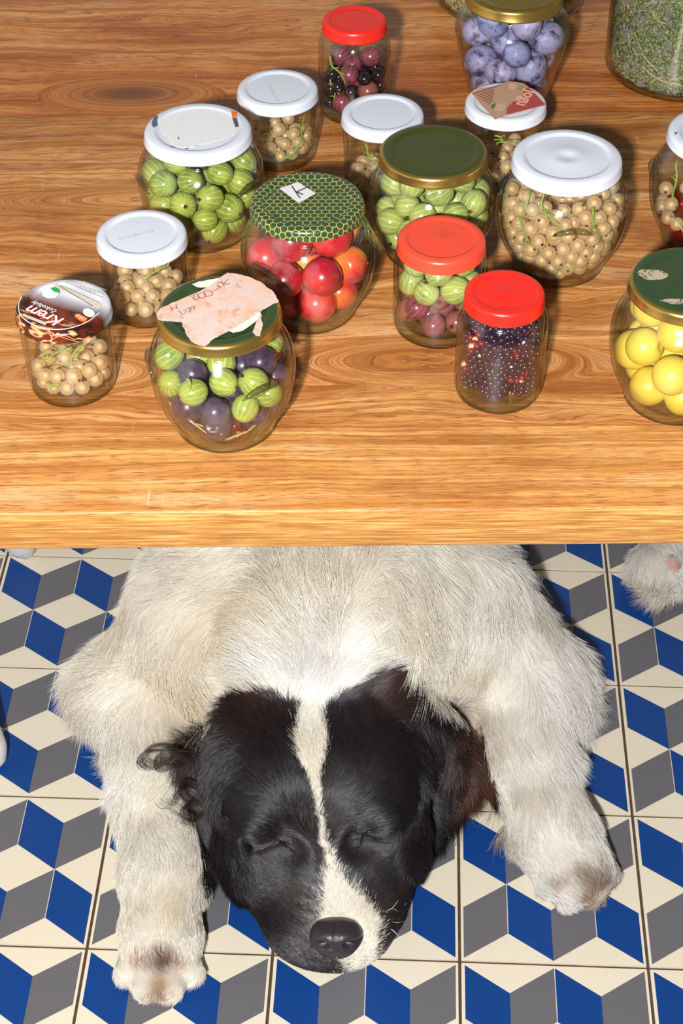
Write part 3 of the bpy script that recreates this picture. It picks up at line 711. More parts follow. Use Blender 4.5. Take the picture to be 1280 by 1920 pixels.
# stalks running through the berries
def stalk(jk, a0, a1, z0, z1, seed, rfrac=0.93, mat=None, label='', branches=5, rad=0.0007):
    J = JARS[jk]; inn = inner_prof(J['prof'], J['h']); zs = [p[1] for p in inn]; rs = [p[0] for p in inn]
    rg = random.Random(seed); bm = bmesh.new(); pts = []
    for s in range(12):
        u = s / 11; a = a0 + (a1 - a0) * u + 0.06 * math.sin(u * 7 + seed); z = z0 + (z1 - z0) * u + 0.0015 * math.sin(u * 9 + seed)
        R = float(np.interp(z, zs[1:], rs[1:])) * rfrac - 0.0008
        pts.append(Vector((R * math.cos(a), R * math.sin(a), z)))
    tube(bm, pts, [rad * (1.3 - 0.6 * s / 11) for s in range(12)], 7)
    for k in range(branches):
        i = rg.randint(2, 10); p = pts[i]; t_ = (pts[i] - pts[i - 1]).normalized(); s = Vector((-p.y, p.x, 0)).normalized() * rg.choice((-1, 1))
        q = p + (t_ * 0.3 + s + Vector((0, 0, rg.uniform(-.6, .8)))).normalized() * rg.uniform(0.004, 0.007)
        rq = math.hypot(q.x, q.y); lim = float(np.interp(q.z, zs[1:], rs[1:])) - 0.001
        if rq > lim: q.x *= lim / rq; q.y *= lim / rq
        tube(bm, [p, (p + q) / 2 + Vector((0, 0, 0.0006)), q], [rad * .7, rad * .6, rad * .8], 6)
    o = obj('stalk', bm, mat or M_STEM); o.location = (J['x'], J['y'], ZT)
    tag(o, label, 'stalk'); return o
F_ = -PI / 2
stalk('A', F_ - 0.75, F_ + 0.2, 0.036, 0.050, 1, label='green currant stalk slanting under the chocolate cream lid')
stalk('A', F_ + 0.15, F_ + 0.5, 0.036, 0.052, 2, label='shorter upright green stalk under the chocolate cream lid', branches=3)
stalk('A', F_ - 0.5, F_ - 0.2, 0.012, 0.020, 3, label='small green stalk low in the jar with chocolate cream lid', branches=3)
stalk('B', F_ + 0.1, F_ + 1.0, 0.044, 0.052, 4, label='green stalk under the dated white lid behind the chocolate lid jar')
stalk('D', F_ + 0.6, F_ + 1.0, 0.016, 0.044, 5, label='green branching stalk at the right in the dated jar behind the gooseberries')
stalk('D', F_ + 0.1, F_ + 0.8, 0.010, 0.016, 6, label='green stalk along the bottom of the dated jar behind the gooseberries')
stalk('L', F_ - 1.0, F_ - 0.75, 0.076, 0.040, 7, label='long green currant stalk at the left inside the large white lidded jar', branches=7)
stalk('L', F_ - 0.7, F_ - 0.15, 0.080, 0.058, 8, label='green currant stalk bending to the centre of the large white lidded jar', branches=7)
stalk('L', F_ + 0.45, F_ + 0.62, 0.072, 0.036, 9, label='green currant stalk at the right inside the large white lidded jar', branches=8)
stalk('L', F_ - 0.1, F_ + 0.5, 0.018, 0.026, 10, label='pale green stalk near the bottom of the large white lidded jar', branches=6)
stalk('P', F_ - 1.2, F_ - 0.9, 0.078, 0.050, 11, label='upright green stalk in the red and white currant jar at right', branches=3)
stalk('P', F_ - 1.0, F_ - 0.4, 0.036, 0.018, 12, label='pale stalk with buds in the red and white currant jar at right', branches=9, mat=M_DRYSTEM)
stalk('M', F_ - 0.4, F_ + 0.3, 0.050, 0.044, 13, label='green stalk under the lid with the red paper label')
stalk('F', F_ - 0.6, F_ - 0.1, 0.050, 0.030, 14, label='green stalk in the small jar with plain unprinted white lid')
stalk('E', F_ - 1.0, F_ - 0.3, 0.058, 0.040, 15, label='thin green stalk across the blackcurrants', mat=M_STEM)
stalk('E', F_ - 0.9, F_ - 0.7, 0.040, 0.022, 16, label='pale green twig at the left among the blackcurrants')
stalk('I', F_ - 0.95, F_ - 0.05, 0.038, 0.016, 17, label='pale knobbly currant stalk across the front of the taped lid jar', mat=M_DRYSTEM, branches=12)
stalk('I', F_ + 0.1, F_ + 0.75, 0.014, 0.024, 18, label='dry pale stalk low at the right in the taped lid jar', mat=M_DRYSTEM, branches=5)
stalk('I', F_ - 0.55, F_ - 0.4, 0.066, 0.050, 19, label='short straight stalk of the front left gooseberry in the taped jar', branches=0)

# dried herbs: uncountable leaves and twigs pressed against the glass
def herbs(jk, n, seed, label, cols, z1, twigs):
    J = JARS[jk]; rng = np.random.default_rng(seed); inn = inner_prof(J['prof'], J['h']); zs = [p[1] for p in inn][1:]; rs = [p[0] for p in inn][1:]
    z = rng.uniform(0.008, z1, n); a = rng.uniform(0, 2 * PI, n); Rm = np.interp(z, zs, rs)
    rad = (Rm - 0.003) * (1 - 0.22 * rng.uniform(0, 1, n) ** 1.6)
    c = np.stack([rad * np.cos(a), rad * np.sin(a), z], 1)
    tp = rng.random(n) < 0.12; c[tp, :2] *= np.sqrt(rng.uniform(0, 1, (tp.sum(), 1))); c[tp, 2] = z1 + rng.uniform(-.001, .004, tp.sum())
    L = rng.uniform(0.0012, 0.0040, n)[:, None]; W = L * rng.uniform(0.25, 0.5, (n, 1))
    d = rng.normal(size=(n, 3)); d[:, 0] -= 0; nr = np.stack([np.cos(a), np.sin(a), 0 * a], 1)
    d -= nr * (d * nr).sum(1)[:, None] * 0.7; d /= np.linalg.norm(d, axis=1)[:, None]
    e = np.cross(d, nr + rng.normal(size=(n, 3)) * 0.5); e /= np.linalg.norm(e, axis=1)[:, None]; u = np.cross(d, e)
    V = np.stack([c - d * L, c + e * W + u * W * .4, c + d * L, c - e * W + u * W * .4, c - u * W * 0.5], 1).reshape(-1, 3)
    k = np.arange(n)[:, None] * 5
    Fc = np.concatenate([k + np.array([[0, 1, 4]]), k + np.array([[1, 2, 4]]), k + np.array([[2, 3, 4]]), k + np.array([[3, 0, 4]]), k + np.array([[0, 3, 1]]), k + np.array([[1, 3, 2]])])
    bm = bmesh.new()
    # denser core of pressed herb behind the leaves
    pr = [(max(0.001, float(np.interp(zz, zs, rs)) * 0.82), zz) for zz in np.linspace(0.009, z1, 30)]
    lathe(bm, [(0, 0.009)] + pr + [(0, z1)], 90)
    for v in bm.verts:
        q = mnoise.noise(v.co * 260); v.co *= 1 + 0.05 * q
    rg = random.Random(seed)
    for _ in range(twigs):
        a0 = rg.uniform(0, 2 * PI); z0 = rg.uniform(0.012, z1); da = rg.uniform(-.8, .8); dz = rg.uniform(-.03, .03); pts = []
        for s in range(7):
            uu = s / 6; zz = min(max(z0 + dz * uu, 0.010), z1); aa = a0 + da * uu; R = float(np.interp(zz, zs, rs)) * (0.955 - 0.06 * abs(uu - .5)) - 0.001
            pts.append((R * math.cos(aa), R * math.sin(aa), zz + 0.001 * math.sin(uu * 8)))
        tube(bm, pts, rg.uniform(0.0003, 0.0008), 5, mi=1)
    me = bpy.data.meshes.new('dried_herbs'); bm.to_mesh(me)
    V0 = np.empty(len(me.vertices) * 3); me.vertices.foreach_get('co', V0); V0 = V0.reshape(-1, 3)
    fc = [list(p.vertices) for p in me.polygons]; mi = [p.material_index for p in me.polygons]; bm.free()
    off = len(V0); allv = np.concatenate([V0, V])
    me2 = bpy.data.meshes.new('dried_herbs'); me2.from_pydata(allv.tolist(), [], fc + (Fc + off).tolist())
    t = NT('dried_herb_leaf' + jk); vv = t.noise(t.obj(), 420, 3, 0.8); v3 = t.noise(t.obj(), 90, 3)
    col = t.ramp(vv, [(0.36, cols[0]), (0.50, cols[1]), (0.60, cols[2]), (0.74, cols[3])])
    col = t.mix(t.ramp(v3, [(0.5, 0), (0.65, 0.6)]), col, cols[4]); t.bsdf(col, 0.8)
    o = mesh_obj('dried_herbs', me2, [t.m, plain('pale_twig' + jk, (0.52, 0.42, 0.22), 0.7)], smooth=False)
    me2.polygons.foreach_set('material_index', mi + [0] * len(Fc))
    o.location = (J['x'], J['y'], ZT); tag(o, label, 'herbs', kind='stuff')
herbs('Q', 26000, 3, 'dried grey green herb leaves and twigs packed in the big right jar', [(0.035, 0.04, 0.02), (0.16, 0.20, 0.06), (0.38, 0.42, 0.22), (0.60, 0.60, 0.42), (0.33, 0.30, 0.36)], 0.155, 160)
herbs('R', 16000, 4, 'pale dried herb leaves in the big jar behind the plums', [(0.20, 0.17, 0.06), (0.38, 0.34, 0.12), (0.52, 0.48, 0.22), (0.70, 0.66, 0.42), (0.42, 0.38, 0.16)], 0.10, 20)

# ================================================================== PRINTS, LABELS AND TAPE ON THE LIDS
def on_lid(jk, pts, dz=0.0, clamp=0.985):
    """photo pixels on the lid's top plane, in the lid's own frame"""
    J = JARS[jk]; z = ZT + J['h']; out = []
    for px, py in pts:
        p = at(px, py, z); x, y = p[0] - J['x'], p[1] - J['y']; r = math.hypot(x, y)
        if r > J['R'] * clamp: x *= J['R'] * clamp / r; y *= J['R'] * clamp / r
        out.append((x, y))
    return out
def crop(pts, k, ox, oy): return [(x / k + ox, y / k + oy) for x, y in pts]
def jag(pts, amp, seed, n=5):
    rg = random.Random(seed); out = []
    for i in range(len(pts)):
        a, b = pts[i], pts[(i + 1) % len(pts)]
        for k in range(n):
            u = k / n; j = amp if k else 0
            out.append((a[0] + (b[0] - a[0]) * u + rg.uniform(-j, j), a[1] + (b[1] - a[1]) * u + rg.uniform(-j, j)))
    return out
def patch(name, jk, pts, z0, mat, parent, amp=0.00025, seed=1, th=0.00018, n=5, label=None):
    bm = bmesh.new(); poly_slab(bm, jag(pts, amp, seed, n), z0, z0 + th)
    bmesh.ops.triangulate(bm, faces=bm.faces)
    o = obj(name, bm, mat, parent, smooth=False)
    if label: o['label'] = label
    return o
def strokes(name, jk, lines, z, r, mat, parent):
    bm = bmesh.new()
    for ln in lines: tube(bm, [(x, y, z) for x, y in on_lid(jk, ln)], r, 6)
    return obj(name, bm, mat, parent)

# chocolate cream lid
LA = JARS['A']['lid']
def choco():
    t = NT('chocolate_cream_print'); o = t.obj(); x, y, z = t.sep(o); R = 0.0327
    v = t.math('DIVIDE', t.math('ADD', t.math('MULTIPLY', x, 0.42), t.math('MULTIPLY', y, 0.91)), R)
    u = t.math('DIVIDE', t.math('SUBTRACT', t.math('MULTIPLY', x, 0.91), t.math('MULTIPLY', y, 0.42)), R)
    n1 = t.noise(t.comb(t.math('MULTIPLY', u, 1.1), t.math('MULTIPLY', v, 2.2), t.math('MULTIPLY', z, 60)), 1.3, 1.5, 0.4, 1.6)
    sw = t.ramp(t.math('SINE', t.math('MULTIPLY', n1, 26)), [(0.2, 0.0), (0.75, 0.35), (0.97, 1.0)])
    n2 = t.ramp(t.noise(t.comb(u, v, 3), 1.6, 2), [(0.4, 0.0), (0.6, 1.0)])
    br = t.mix(n2, (0.030, 0.006, 0.003), (0.17, 0.028, 0.010))
    br = t.mix(t.math('MULTIPLY', sw, t.ramp(v, [(0.0, 0.0), (1.0, 0.0)])), br, (0.5, 0.2, 0.1))
    low = t.ramp(t.math('ADD', t.math('MULTIPLY', v, -1.0), 0.0), [(0.35, 0.0), (0.55, 1.0)])
    br = t.mix(t.math('MULTIPLY', sw, low), br, (0.85, 0.38, 0.17))
    up = t.ramp(t.math('ADD', t.math('MULTIPLY', v, 0.5), 0.5), [(0.46, 0.0), (0.58, 0.45), (0.68, 1.0)])
    col = t.mix(up, br, (0.66, 0.67, 0.74))
    t.bsdf(col, 0.25, Specular_IOR_Level=0.6); return t.m
LA.data.materials[0] = choco()
M_WINK = plain('white_print', (0.86, 0.83, 0.80), 0.35); M_REDINK = plain('red_print', (0.50, 0.02, 0.02), 0.35); M_ORINK = plain('orange_print', (0.85, 0.16, 0.02), 0.35)
M_DINK = plain('dark_print', (0.10, 0.09, 0.10), 0.4); M_GINK = plain('green_print', (0.02, 0.35, 0.10), 0.4); M_GREYINK = plain('grey_print', (0.38, 0.37, 0.36), 0.5)
M_BEIGEINK = plain('beige_print', (0.62, 0.55, 0.44), 0.5)
AN = math.radians(147)
lettering('lettering', 'Krem', 0.0140, M_REDINK, LA, -0.0112, -0.0118, 0.00012, AN, shear=0.15, bold=0.00055, spacing=0.9, depth=0.00006)
lettering('lettering', 'Krem', 0.0140, M_WINK, LA, -0.0112, -0.0118, 0.00022, AN, shear=0.15, bold=0.00012, spacing=0.9, depth=0.00006)
lettering('lettering', 'čokolády', 0.0056, M_DINK, LA, -0.0125, -0.0018, 0.00012, AN, bold=0.0003, depth=0.00005)
lettering('lettering', 'čokolády', 0.0056, M_WINK, LA, -0.0125, -0.0018, 0.0002, AN, depth=0.00005)
def A6(pts): return on_lid('A', crop(pts, 6.095, 20, 510))
def ell_px(cx, cy, rx, ry, n=20, tilt=0.0): return [(cx + rx * math.cos(2 * PI * k / n) * math.cos(tilt) - ry * math.sin(2 * PI * k / n) * math.sin(tilt), cy + rx * math.cos(2 * PI * k / n) * math.sin(tilt) + ry * math.sin(2 * PI * k / n) * math.cos(tilt)) for k in range(n)]
patch('oval_mark', 'A', A6(ell_px(455, 240, 100, 62)), 0.0001, M_WINK, LA, 0, n=1)
patch('leaf_mark', 'A', A6([(455, 190), (500, 180), (550, 205), (560, 245), (510, 235), (475, 215)]), 0.0003, M_GINK, LA, 0, n=1)
patch('oval_mark', 'A', A6(ell_px(893, 467, 70, 45, tilt=.3)), 0.0001, M_WINK, LA, 0, n=1)
patch('weight_mark', 'A', A6([(735, 480), (800, 485), (880, 530), (850, 580), (790, 560), (730, 510)]), 0.0001, M_ORINK, LA, 0, n=1)
lettering('lettering', '120 g', 0.0036, M_WINK, LA, *[(sum(q) / 3) for q in zip(*A6([(800, 525), (805, 530), (810, 520)]))], 0.00032, AN, depth=0.00005)
patch('text_line', 'A', A6([(150, 480), (410, 580), (400, 612), (140, 505)]), 0.0001, M_BEIGEINK, LA, 0, n=1)
patch('text_line', 'A', A6([(520, 130), (1050, 370), (1015, 425), (490, 165)]), 0.0001, M_BEIGEINK, LA, 0, n=1)
for k, (x0, y0, x1, y1) in enumerate(((560, 165, 940, 395), (620, 118, 1060, 300), (640, 105, 1000, 250), (680, 100, 1080, 262), (830, 110, 1100, 215))):
    dsh = []
    bm = bmesh.new(); rg = random.Random(k); u = 0.0
    while u < 0.97:                       # rows of words too small to read
        du = rg.uniform(0.02, 0.06); e = min(1, u + du); hh = 5
        q = A6([(x0 + (x1 - x0) * u, y0 + (y1 - y0) * u - hh), (x0 + (x1 - x0) * e, y0 + (y1 - y0) * e - hh), (x0 + (x1 - x0) * e, y0 + (y1 - y0) * e + hh), (x0 + (x1 - x0) * u, y0 + (y1 - y0) * u + hh)])
        poly_slab(bm, q, 0.0003, 0.0004); u = e + 0.012
    obj('text_line', bm, M_GREYINK if k else M_DINK, LA, smooth=False)
bm = bmesh.new()
for k in range(9): poly_slab(bm, A6([(150 + k * 22, 262 - k * 15), (156 + k * 22, 258 - k * 15), (190 + k * 22, 280 - k * 15), (184 + k * 22, 284 - k * 15)]), 0.0002, 0.0003)
obj('bar_marks', bm, M_GREYINK, LA, smooth=False)
arc = [A6([(p[0], p[1])])[0] for p in ((130, 275), (95, 350), (95, 440), (130, 510), (210, 575), (330, 630), (480, 655), (640, 648), (780, 610), (900, 555), (980, 490), (1010, 465))]
bm = bmesh.new(); tube(bm, [(x, y, -0.0001) for x, y in smooth_prof(arc, 5)], 0.00038, 6); obj('white_arc', bm, M_WINK, LA)

# stamped dates
for jk, body_, px, py, ang, sz in (('B', '15 12 2022 17:23', 255, 438, 24, 0.0036), ('D', '17 04 2022 15:19', 512, 172, -74, 0.0038)):
    (x, y), = on_lid(jk, [(px, py)])
    lettering('date_stamp', body_, sz, M_GREYINK, JARS[jk]['lid'], x, y, -0.00115, math.radians(ang), depth=0.00005, spacing=1.05)

# white lid with label remains
LC = JARS['C']['lid']
M_PAPERW = plain('white_paper_rest', (0.72, 0.72, 0.73), 0.85)
patch('paper_remains', 'C', on_lid('C', [(295, 222), (312, 208), (350, 199), (400, 197), (432, 205), (436, 222), (448, 235), (440, 250), (405, 262), (380, 268), (352, 275), (330, 273), (318, 262), (300, 240)]), -0.0011, M_PAPERW, LC, 0.0006, 3, 0.00015, label='white torn paper remains')
patch('dark_scrap', 'C', on_lid('C', [(287, 223), (292, 217), (296, 219), (294, 226), (295, 236), (287, 240), (284, 232)]), 0.0001, plain('slate_print', (0.09, 0.12, 0.16), 0.6), LC, 0.0003, 4)
patch('orange_scrap', 'C', on_lid('C', [(433, 206), (437, 212), (439, 207), (441, 213), (445, 208), (444, 221), (435, 220)]), 0.0001, M_ORINK, LC, 0.0001, 5, n=2)
patch('dark_scrap', 'C', on_lid('C', [(435, 221), (444, 222), (447, 238), (441, 239)]), 0.0001, plain('slate_print_2', (0.07, 0.09, 0.11), 0.6), LC, 0.0001, 6, n=2)
for pts in ([(333, 257), (336, 260), (334, 262)], [(318, 274), (330, 277), (322, 276)], [(346, 279), (356, 278), (350, 280)]):
    patch('dark_scrap', 'C', on_lid('C', pts), 0.0001, M_DINK, LC, 0.0001, 7, n=2)
LP = JARS['P']['lid']
patch('dark_scrap', 'P', on_lid('P', [(1264, 250), (1270, 247), (1268, 251), (1266, 253)]), 0.0001, M_DINK, LP, 0.0001, 8, n=2)

# honeycomb lid with a pale sticker
LH = JARS['H']['lid']
stk = patch('sticker', 'H', on_lid('H', [(524, 354), (559, 342), (592, 363), (560, 381)]), 0.0001, plain('pale_sticker', (0.72, 0.72, 0.75), 0.5), LH, 0.0001, 9, 0.0002, label='white rectangular sticker marked with a pen stroke')
bm = bmesh.new()
for ln in ([(547, 350), (562, 372)], [(575, 352), (556, 361), (553, 360)], [(556, 361), (568, 366)]): tube(bm, [(x, y, 0.0004) for x, y in on_lid('H', ln)], 0.00045, 6)
obj('pen_mark', bm, plain('black_pen', (0.02, 0.02, 0.03), 0.5), stk)

# paper tape on the front green lid
LI = JARS['I']['lid']
def tape_mat():
    t = NT('stained_paper_tape'); o = t.obj(); n1 = t.noise(o, 75, 4, 0.65); n2 = t.noise(o, 130, 4, 0.7); n3 = t.noise(o, 900, 3, 0.8)
    col = t.mix(t.ramp(n1, [(0.45, 0.0), (0.62, 0.9)]), (0.62, 0.46, 0.42), (0.72, 0.36, 0.20))
    col = t.mix(t.ramp(n2, [(0.55, 0.0), (0.66, 0.75)]), col, (0.36, 0.20, 0.11))
    col = t.mix(t.math('MULTIPLY', n3, 0.3), col, (0.85, 0.74, 0.66))
    t.bsdf(col, 0.85, Normal=t.bump(n3, 0.5, 0.0005)); return t.m
I4 = lambda pts: on_lid('I', crop(pts, 4.741, 280, 500), clamp=0.99)
M_TAPEW = plain('white_tape_back', (0.78, 0.74, 0.64), 0.8)
patch('tape_backing', 'I', I4([(380, 160), (440, 135), (640, 100), (700, 120), (560, 190), (430, 185)]), 0.0002, M_TAPEW, LI, 0.0003, 10, label='white layer of the torn tape')
patch('tape_backing', 'I', I4([(700, 560), (860, 480), (985, 405), (1000, 440), (930, 500), (830, 570), (740, 590)]), 0.0002, M_TAPEW, LI, 0.0003, 11)
tp = patch('paper_tape', 'I', I4([(62, 445), (75, 405), (120, 365), (330, 275), (520, 190), (620, 110), (690, 62), (780, 70), (880, 95), (1000, 150), (1105, 235), (1150, 315), (1060, 360), (985, 405), (870, 480), (740, 560), (640, 610), (560, 655), (500, 715), (470, 752), (430, 715), (370, 670), (325, 600), (300, 540), (285, 495), (200, 492), (130, 488), (80, 475)]), 0.0004, tape_mat(), LI, 0.00035, 12, 0.00025, label='stained pinkish paper tape torn at the edges')
patch('tape_flap', 'I', I4([(985, 425), (1008, 520), (1012, 640), (950, 618), (918, 590), (950, 500)]), 0.0003, tp.data.materials[0], LI, 0.0002, 13, 0.00025)
M_PEN = plain('faded_red_pen', (0.30, 0.05, 0.05), 0.7)
bm = bmesh.new()
for ln in ([(185, 365), (205, 405)], [(235, 350), (250, 385)], [(190, 388), (245, 372)], [(265, 400), (290, 440)], [(300, 395), (325, 400), (320, 425), (300, 432)], [(335, 385), (365, 380), (362, 405), (345, 415)], [(370, 370), (400, 365), (395, 395)], [(275, 455), (300, 465)],
           [(390, 270), (420, 250), (440, 290), (410, 305), (385, 285)], [(430, 260), (470, 240), (500, 270), (460, 290), (430, 270)], [(480, 230), (540, 225), (560, 260), (500, 275), (490, 240)], [(560, 230), (620, 200), (600, 175), (640, 200)], [(640, 140), (665, 185)], [(700, 120), (660, 165), (715, 160)], [(600, 155), (640, 150)]):
    tube(bm, [(x, y, 0.0009) for x, y in smooth_prof(I4(ln), 3)], 0.00022, 5)
obj('handwriting', bm, M_PEN, tp)

# red paper label on a small white lid
LM = JARS['M']['lid']; M7 = lambda pts: on_lid('M', crop(pts, 7.11, 860, 130))
lb = patch('paper_label', 'M', M7([(165, 320), (280, 262), (430, 235), (560, 212), (640, 162), (760, 160), (860, 190), (930, 240), (1050, 360), (1160, 480), (1000, 520), (780, 580), (620, 620), (480, 675), (420, 605), (300, 480)]), 0.0002, plain('kraft_label_paper', (0.46, 0.26, 0.17), 0.8), LM, 0.0002, 14, 0.0002, label='torn paper label printed in red and brown')
patch('red_field', 'M', M7([(1150, 478), (920, 245), (860, 290), (840, 420), (720, 440), (640, 520), (630, 612), (1000, 518)]), 0.00045, plain('brick_red_print', (0.38, 0.06, 0.045), 0.7), lb, 0.0001, 15, 0.0001)
bm = bmesh.new()
for k in range(7): poly_slab(bm, M7([(190 + k * 34, 330 + k * 26 - 2), (560 + k * 8, 205 + k * 30), (562 + k * 8, 217 + k * 30), (192 + k * 34, 342 + k * 26)] if k < 1 else [(200 + k * 30, 330 + k * 24), (480 - k * 6, 235 + k * 30), (484 - k * 6, 247 + k * 30), (204 + k * 30, 342 + k * 24)]), 0.00045, 0.0005)
obj('printed_rows', bm, plain('brown_print', (0.20, 0.07, 0.05), 0.8), lb, smooth=False)
patch('oval_mark', 'M', M7(ell_px(540, 510, 85, 50)), 0.00045, plain('ochre_print', (0.50, 0.36, 0.20), 0.8), lb, 0, n=1)
patch('green_mark', 'M', M7([(420, 500), (450, 470), (500, 465), (480, 510), (450, 545)]), 0.0006, plain('olive_print', (0.10, 0.16, 0.06), 0.8), lb, 0, n=1)
patch('oval_mark', 'M', M7(ell_px(715, 230, 55, 38)), 0.00045, plain('ochre_print_2', (0.58, 0.36, 0.25), 0.8), lb, 0, n=1)
patch('oval_mark', 'M', M7(ell_px(830, 260, 50, 38)), 0.00045, plain('olive_print_2', (0.30, 0.26, 0.10), 0.8), lb, 0, n=1)
(mx_, my_), = M7([(905, 395)])
lettering('lettering', 'Jogu', 0.0150, plain('peach_print', (0.72, 0.40, 0.28), 0.7), lb, mx_, my_, 0.0007, math.radians(246), bold=0.0003, depth=0.00005)

# ================================================================== DOG
def A3(px, py, z): return at(px, py, z)
class Field:
    """smooth union of rounded forms on a grid, surfaced as one continuous skin"""
    def __init__(s, lo, hi, h):
        s.lo = np.array(lo, float); s.h = h; s.n = np.ceil((np.array(hi) - s.lo) / h).astype(int) + 1
        s.d = np.full(s.n, 0.25, np.float32)
    def region(s, lo, hi):
        a = np.clip(np.floor((lo - s.lo) / s.h).astype(int), 0, s.n - 1); b = np.clip(np.ceil((hi - s.lo) / s.h).astype(int) + 1, 1, s.n)
        g = [s.lo[i] + s.h * np.arange(a[i], b[i]) for i in range(3)]
        return tuple(slice(a[i], b[i]) for i in range(3)), np.meshgrid(*g, indexing='ij')
    def smin(s, sl, v, k):
        a = s.d[sl]; hh = np.clip(0.5 + 0.5 * (a - v) / k, 0, 1)
        s.d[sl] = a + (v - a) * hh - k * hh * (1 - hh)
    def cap(s, a, b, ra, rb, k=0.03, flat=1.0):
        a = np.array(a, float); b = np.array(b, float); m = max(ra, rb) + k + 0.05
        sl, (X, Y, Z) = s.region(np.minimum(a, b) - m, np.maximum(a, b) + m)
        ab = b - a; L = (ab ** 2).sum() + 1e-12
        t = np.clip(((X - a[0]) * ab[0] + (Y - a[1]) * ab[1] + (Z - a[2]) * ab[2]) / L, 0, 1)
        dz = (Z - a[2] - t * ab[2]) / flat
        v = np.sqrt((X - a[0] - t * ab[0]) ** 2 + (Y - a[1] - t * ab[1]) ** 2 + dz ** 2) - (ra + (rb - ra) * t)
        s.smin(sl, v.astype(np.float32), k)
    def ell(s, c, r, k=0.02, rot=(0, 0, 0), cut=False):
        c = np.array(c, float); r = np.array(r, float); m = r.max() + k + 0.05
        sl, (X, Y, Z) = s.region(c - m, c + m)
        M = np.array(Euler(rot).to_matrix().inverted())
        P = np.stack([X - c[0], Y - c[1], Z - c[2]]); Q = np.tensordot(M, P, 1)
        k0 = np.sqrt(((Q / r[:, None, None, None]) ** 2).sum(0)); k1 = np.sqrt(((Q / (r ** 2)[:, None, None, None]) ** 2).sum(0)) + 1e-9
        v = (k0 * (k0 - 1) / k1).astype(np.float32)
        if cut:
            a = -s.d[sl]; hh = np.clip(0.5 + 0.5 * (a - v) / k, 0, 1); s.d[sl] = -(a + (v - a) * hh - k * hh * (1 - hh))
        else: s.smin(sl, v, k)
    def surface(s, floor=0.002):
        Z = s.lo[2] + s.h * np.arange(s.n[2]); d = np.maximum(s.d, (floor - Z)[None, None, :].astype(np.float32))
        ins = d < 0; n = s.n
        c = np.zeros(tuple(n - 1), np.int8)
        for i in (0, 1):
            for j in (0, 1):
                for k in (0, 1): c += ins[i:n[0] - 1 + i, j:n[1] - 1 + j, k:n[2] - 1 + k]
        act = (c > 0) & (c < 8); ids = np.full(c.shape, -1, np.int64); w = np.argwhere(act); ids[act] = np.arange(len(w))
        acc = np.zeros((len(w), 3)); cnt = np.zeros(len(w))
        corners = [(i, j, k) for i in (0, 1) for j in (0, 1) for k in (0, 1)]
        for p in range(8):
            for q in range(p + 1, 8):
                a, b = np.array(corners[p]), np.array(corners[q])
                if np.abs(a - b).sum() != 1: continue
                da = d[w[:, 0] + a[0], w[:, 1] + a[1], w[:, 2] + a[2]]; db = d[w[:, 0] + b[0], w[:, 1] + b[1], w[:, 2] + b[2]]
                x = (da < 0) != (db < 0); t = np.where(x, da / np.where(x, da - db, 1), 0)
                acc[x] += (a + (b - a) * t[:, None])[x]; cnt[x] += 1
        V = s.lo + s.h * (w + acc / cnt[:, None])
        Fs = []
        for ax in range(3):
            sl0 = [slice(0, n[i]) for i in range(3)]; sl1 = list(sl0); sl0[ax] = slice(0, n[ax] - 1); sl1[ax] = slice(1, n[ax])
            a = ins[tuple(sl0)]; b = ins[tuple(sl1)]; e = np.argwhere(a != b); fl = a[tuple(e.T)]
            u, v = (ax + 1) % 3, (ax + 2) % 3
            ok = (e[:, u] > 0) & (e[:, v] > 0) & (e[:, u] < n[u] - 1) & (e[:, v] < n[v] - 1); e = e[ok]; fl = fl[ok]
            def g(du, dv):
                q = e.copy(); q[:, u] -= du; q[:, v] -= dv; return ids[tuple(q.T)]
            quad = np.stack([g(0, 0), g(1, 0), g(1, 1), g(0, 1)], 1)
            quad[~fl] = quad[~fl][:, ::-1]; Fs.append(quad)
        return V, np.concatenate(Fs)

FD = Field((-0.50, 0.84, -0.01), (0.62, 2.30, 0.38), 0.0045)
# trunk, chest and rump
FD.cap(A3(610, 1140, .13), (0.03, 1.93, .15), .150, .150, .03)
FD.ell((-0.03, 1.32, .135), (.165, .155, .140), .05)
FD.ell((0.04, 1.98, .145), (.19, .17, .15), .05)
FD.ell(A3(620, 1130, .20), (.115, .10, .075), .06)
# shoulders
FD.ell(A3(405, 1150, .150), (.085, .115, .095), .03, (0, .25, .25))
FD.ell(A3(795, 1130, .150), (.085, .115, .100), .03, (0, -.25, -.3))
# neck ruff up to the skull
FD.cap(A3(600, 1190, .165), A3(600, 1330, .115), .120, .098, .022)
FD.ell(A3(590, 1300, .10), (.125, .075, .085), .04)
# left upper arm, elbow, forearm, paw
FD.cap(A3(375, 1170, .115), A3(262, 1285, .070), .068, .058, .035)
FD.cap(A3(255, 1295, .062), A3(303, 1480, .048), .058, .046, .025)
FD.cap(A3(303, 1480, .046), A3(305, 1640, .040), .050, .041, .025)
FD.cap(A3(305, 1640, .040), A3(300, 1770, .034), .041, .038, .02)
FD.ell(A3(300, 1755, .026), (.041, .045, .028), .015)
for px, py, r in ((244, 1822, .0165), (278, 1848, .0175), (317, 1848, .0175), (352, 1820, .0165)):
    FD.cap(A3((px * 2 + 300) / 3, py - 50, .030), A3(px, py, .0185), .015, r, .003)
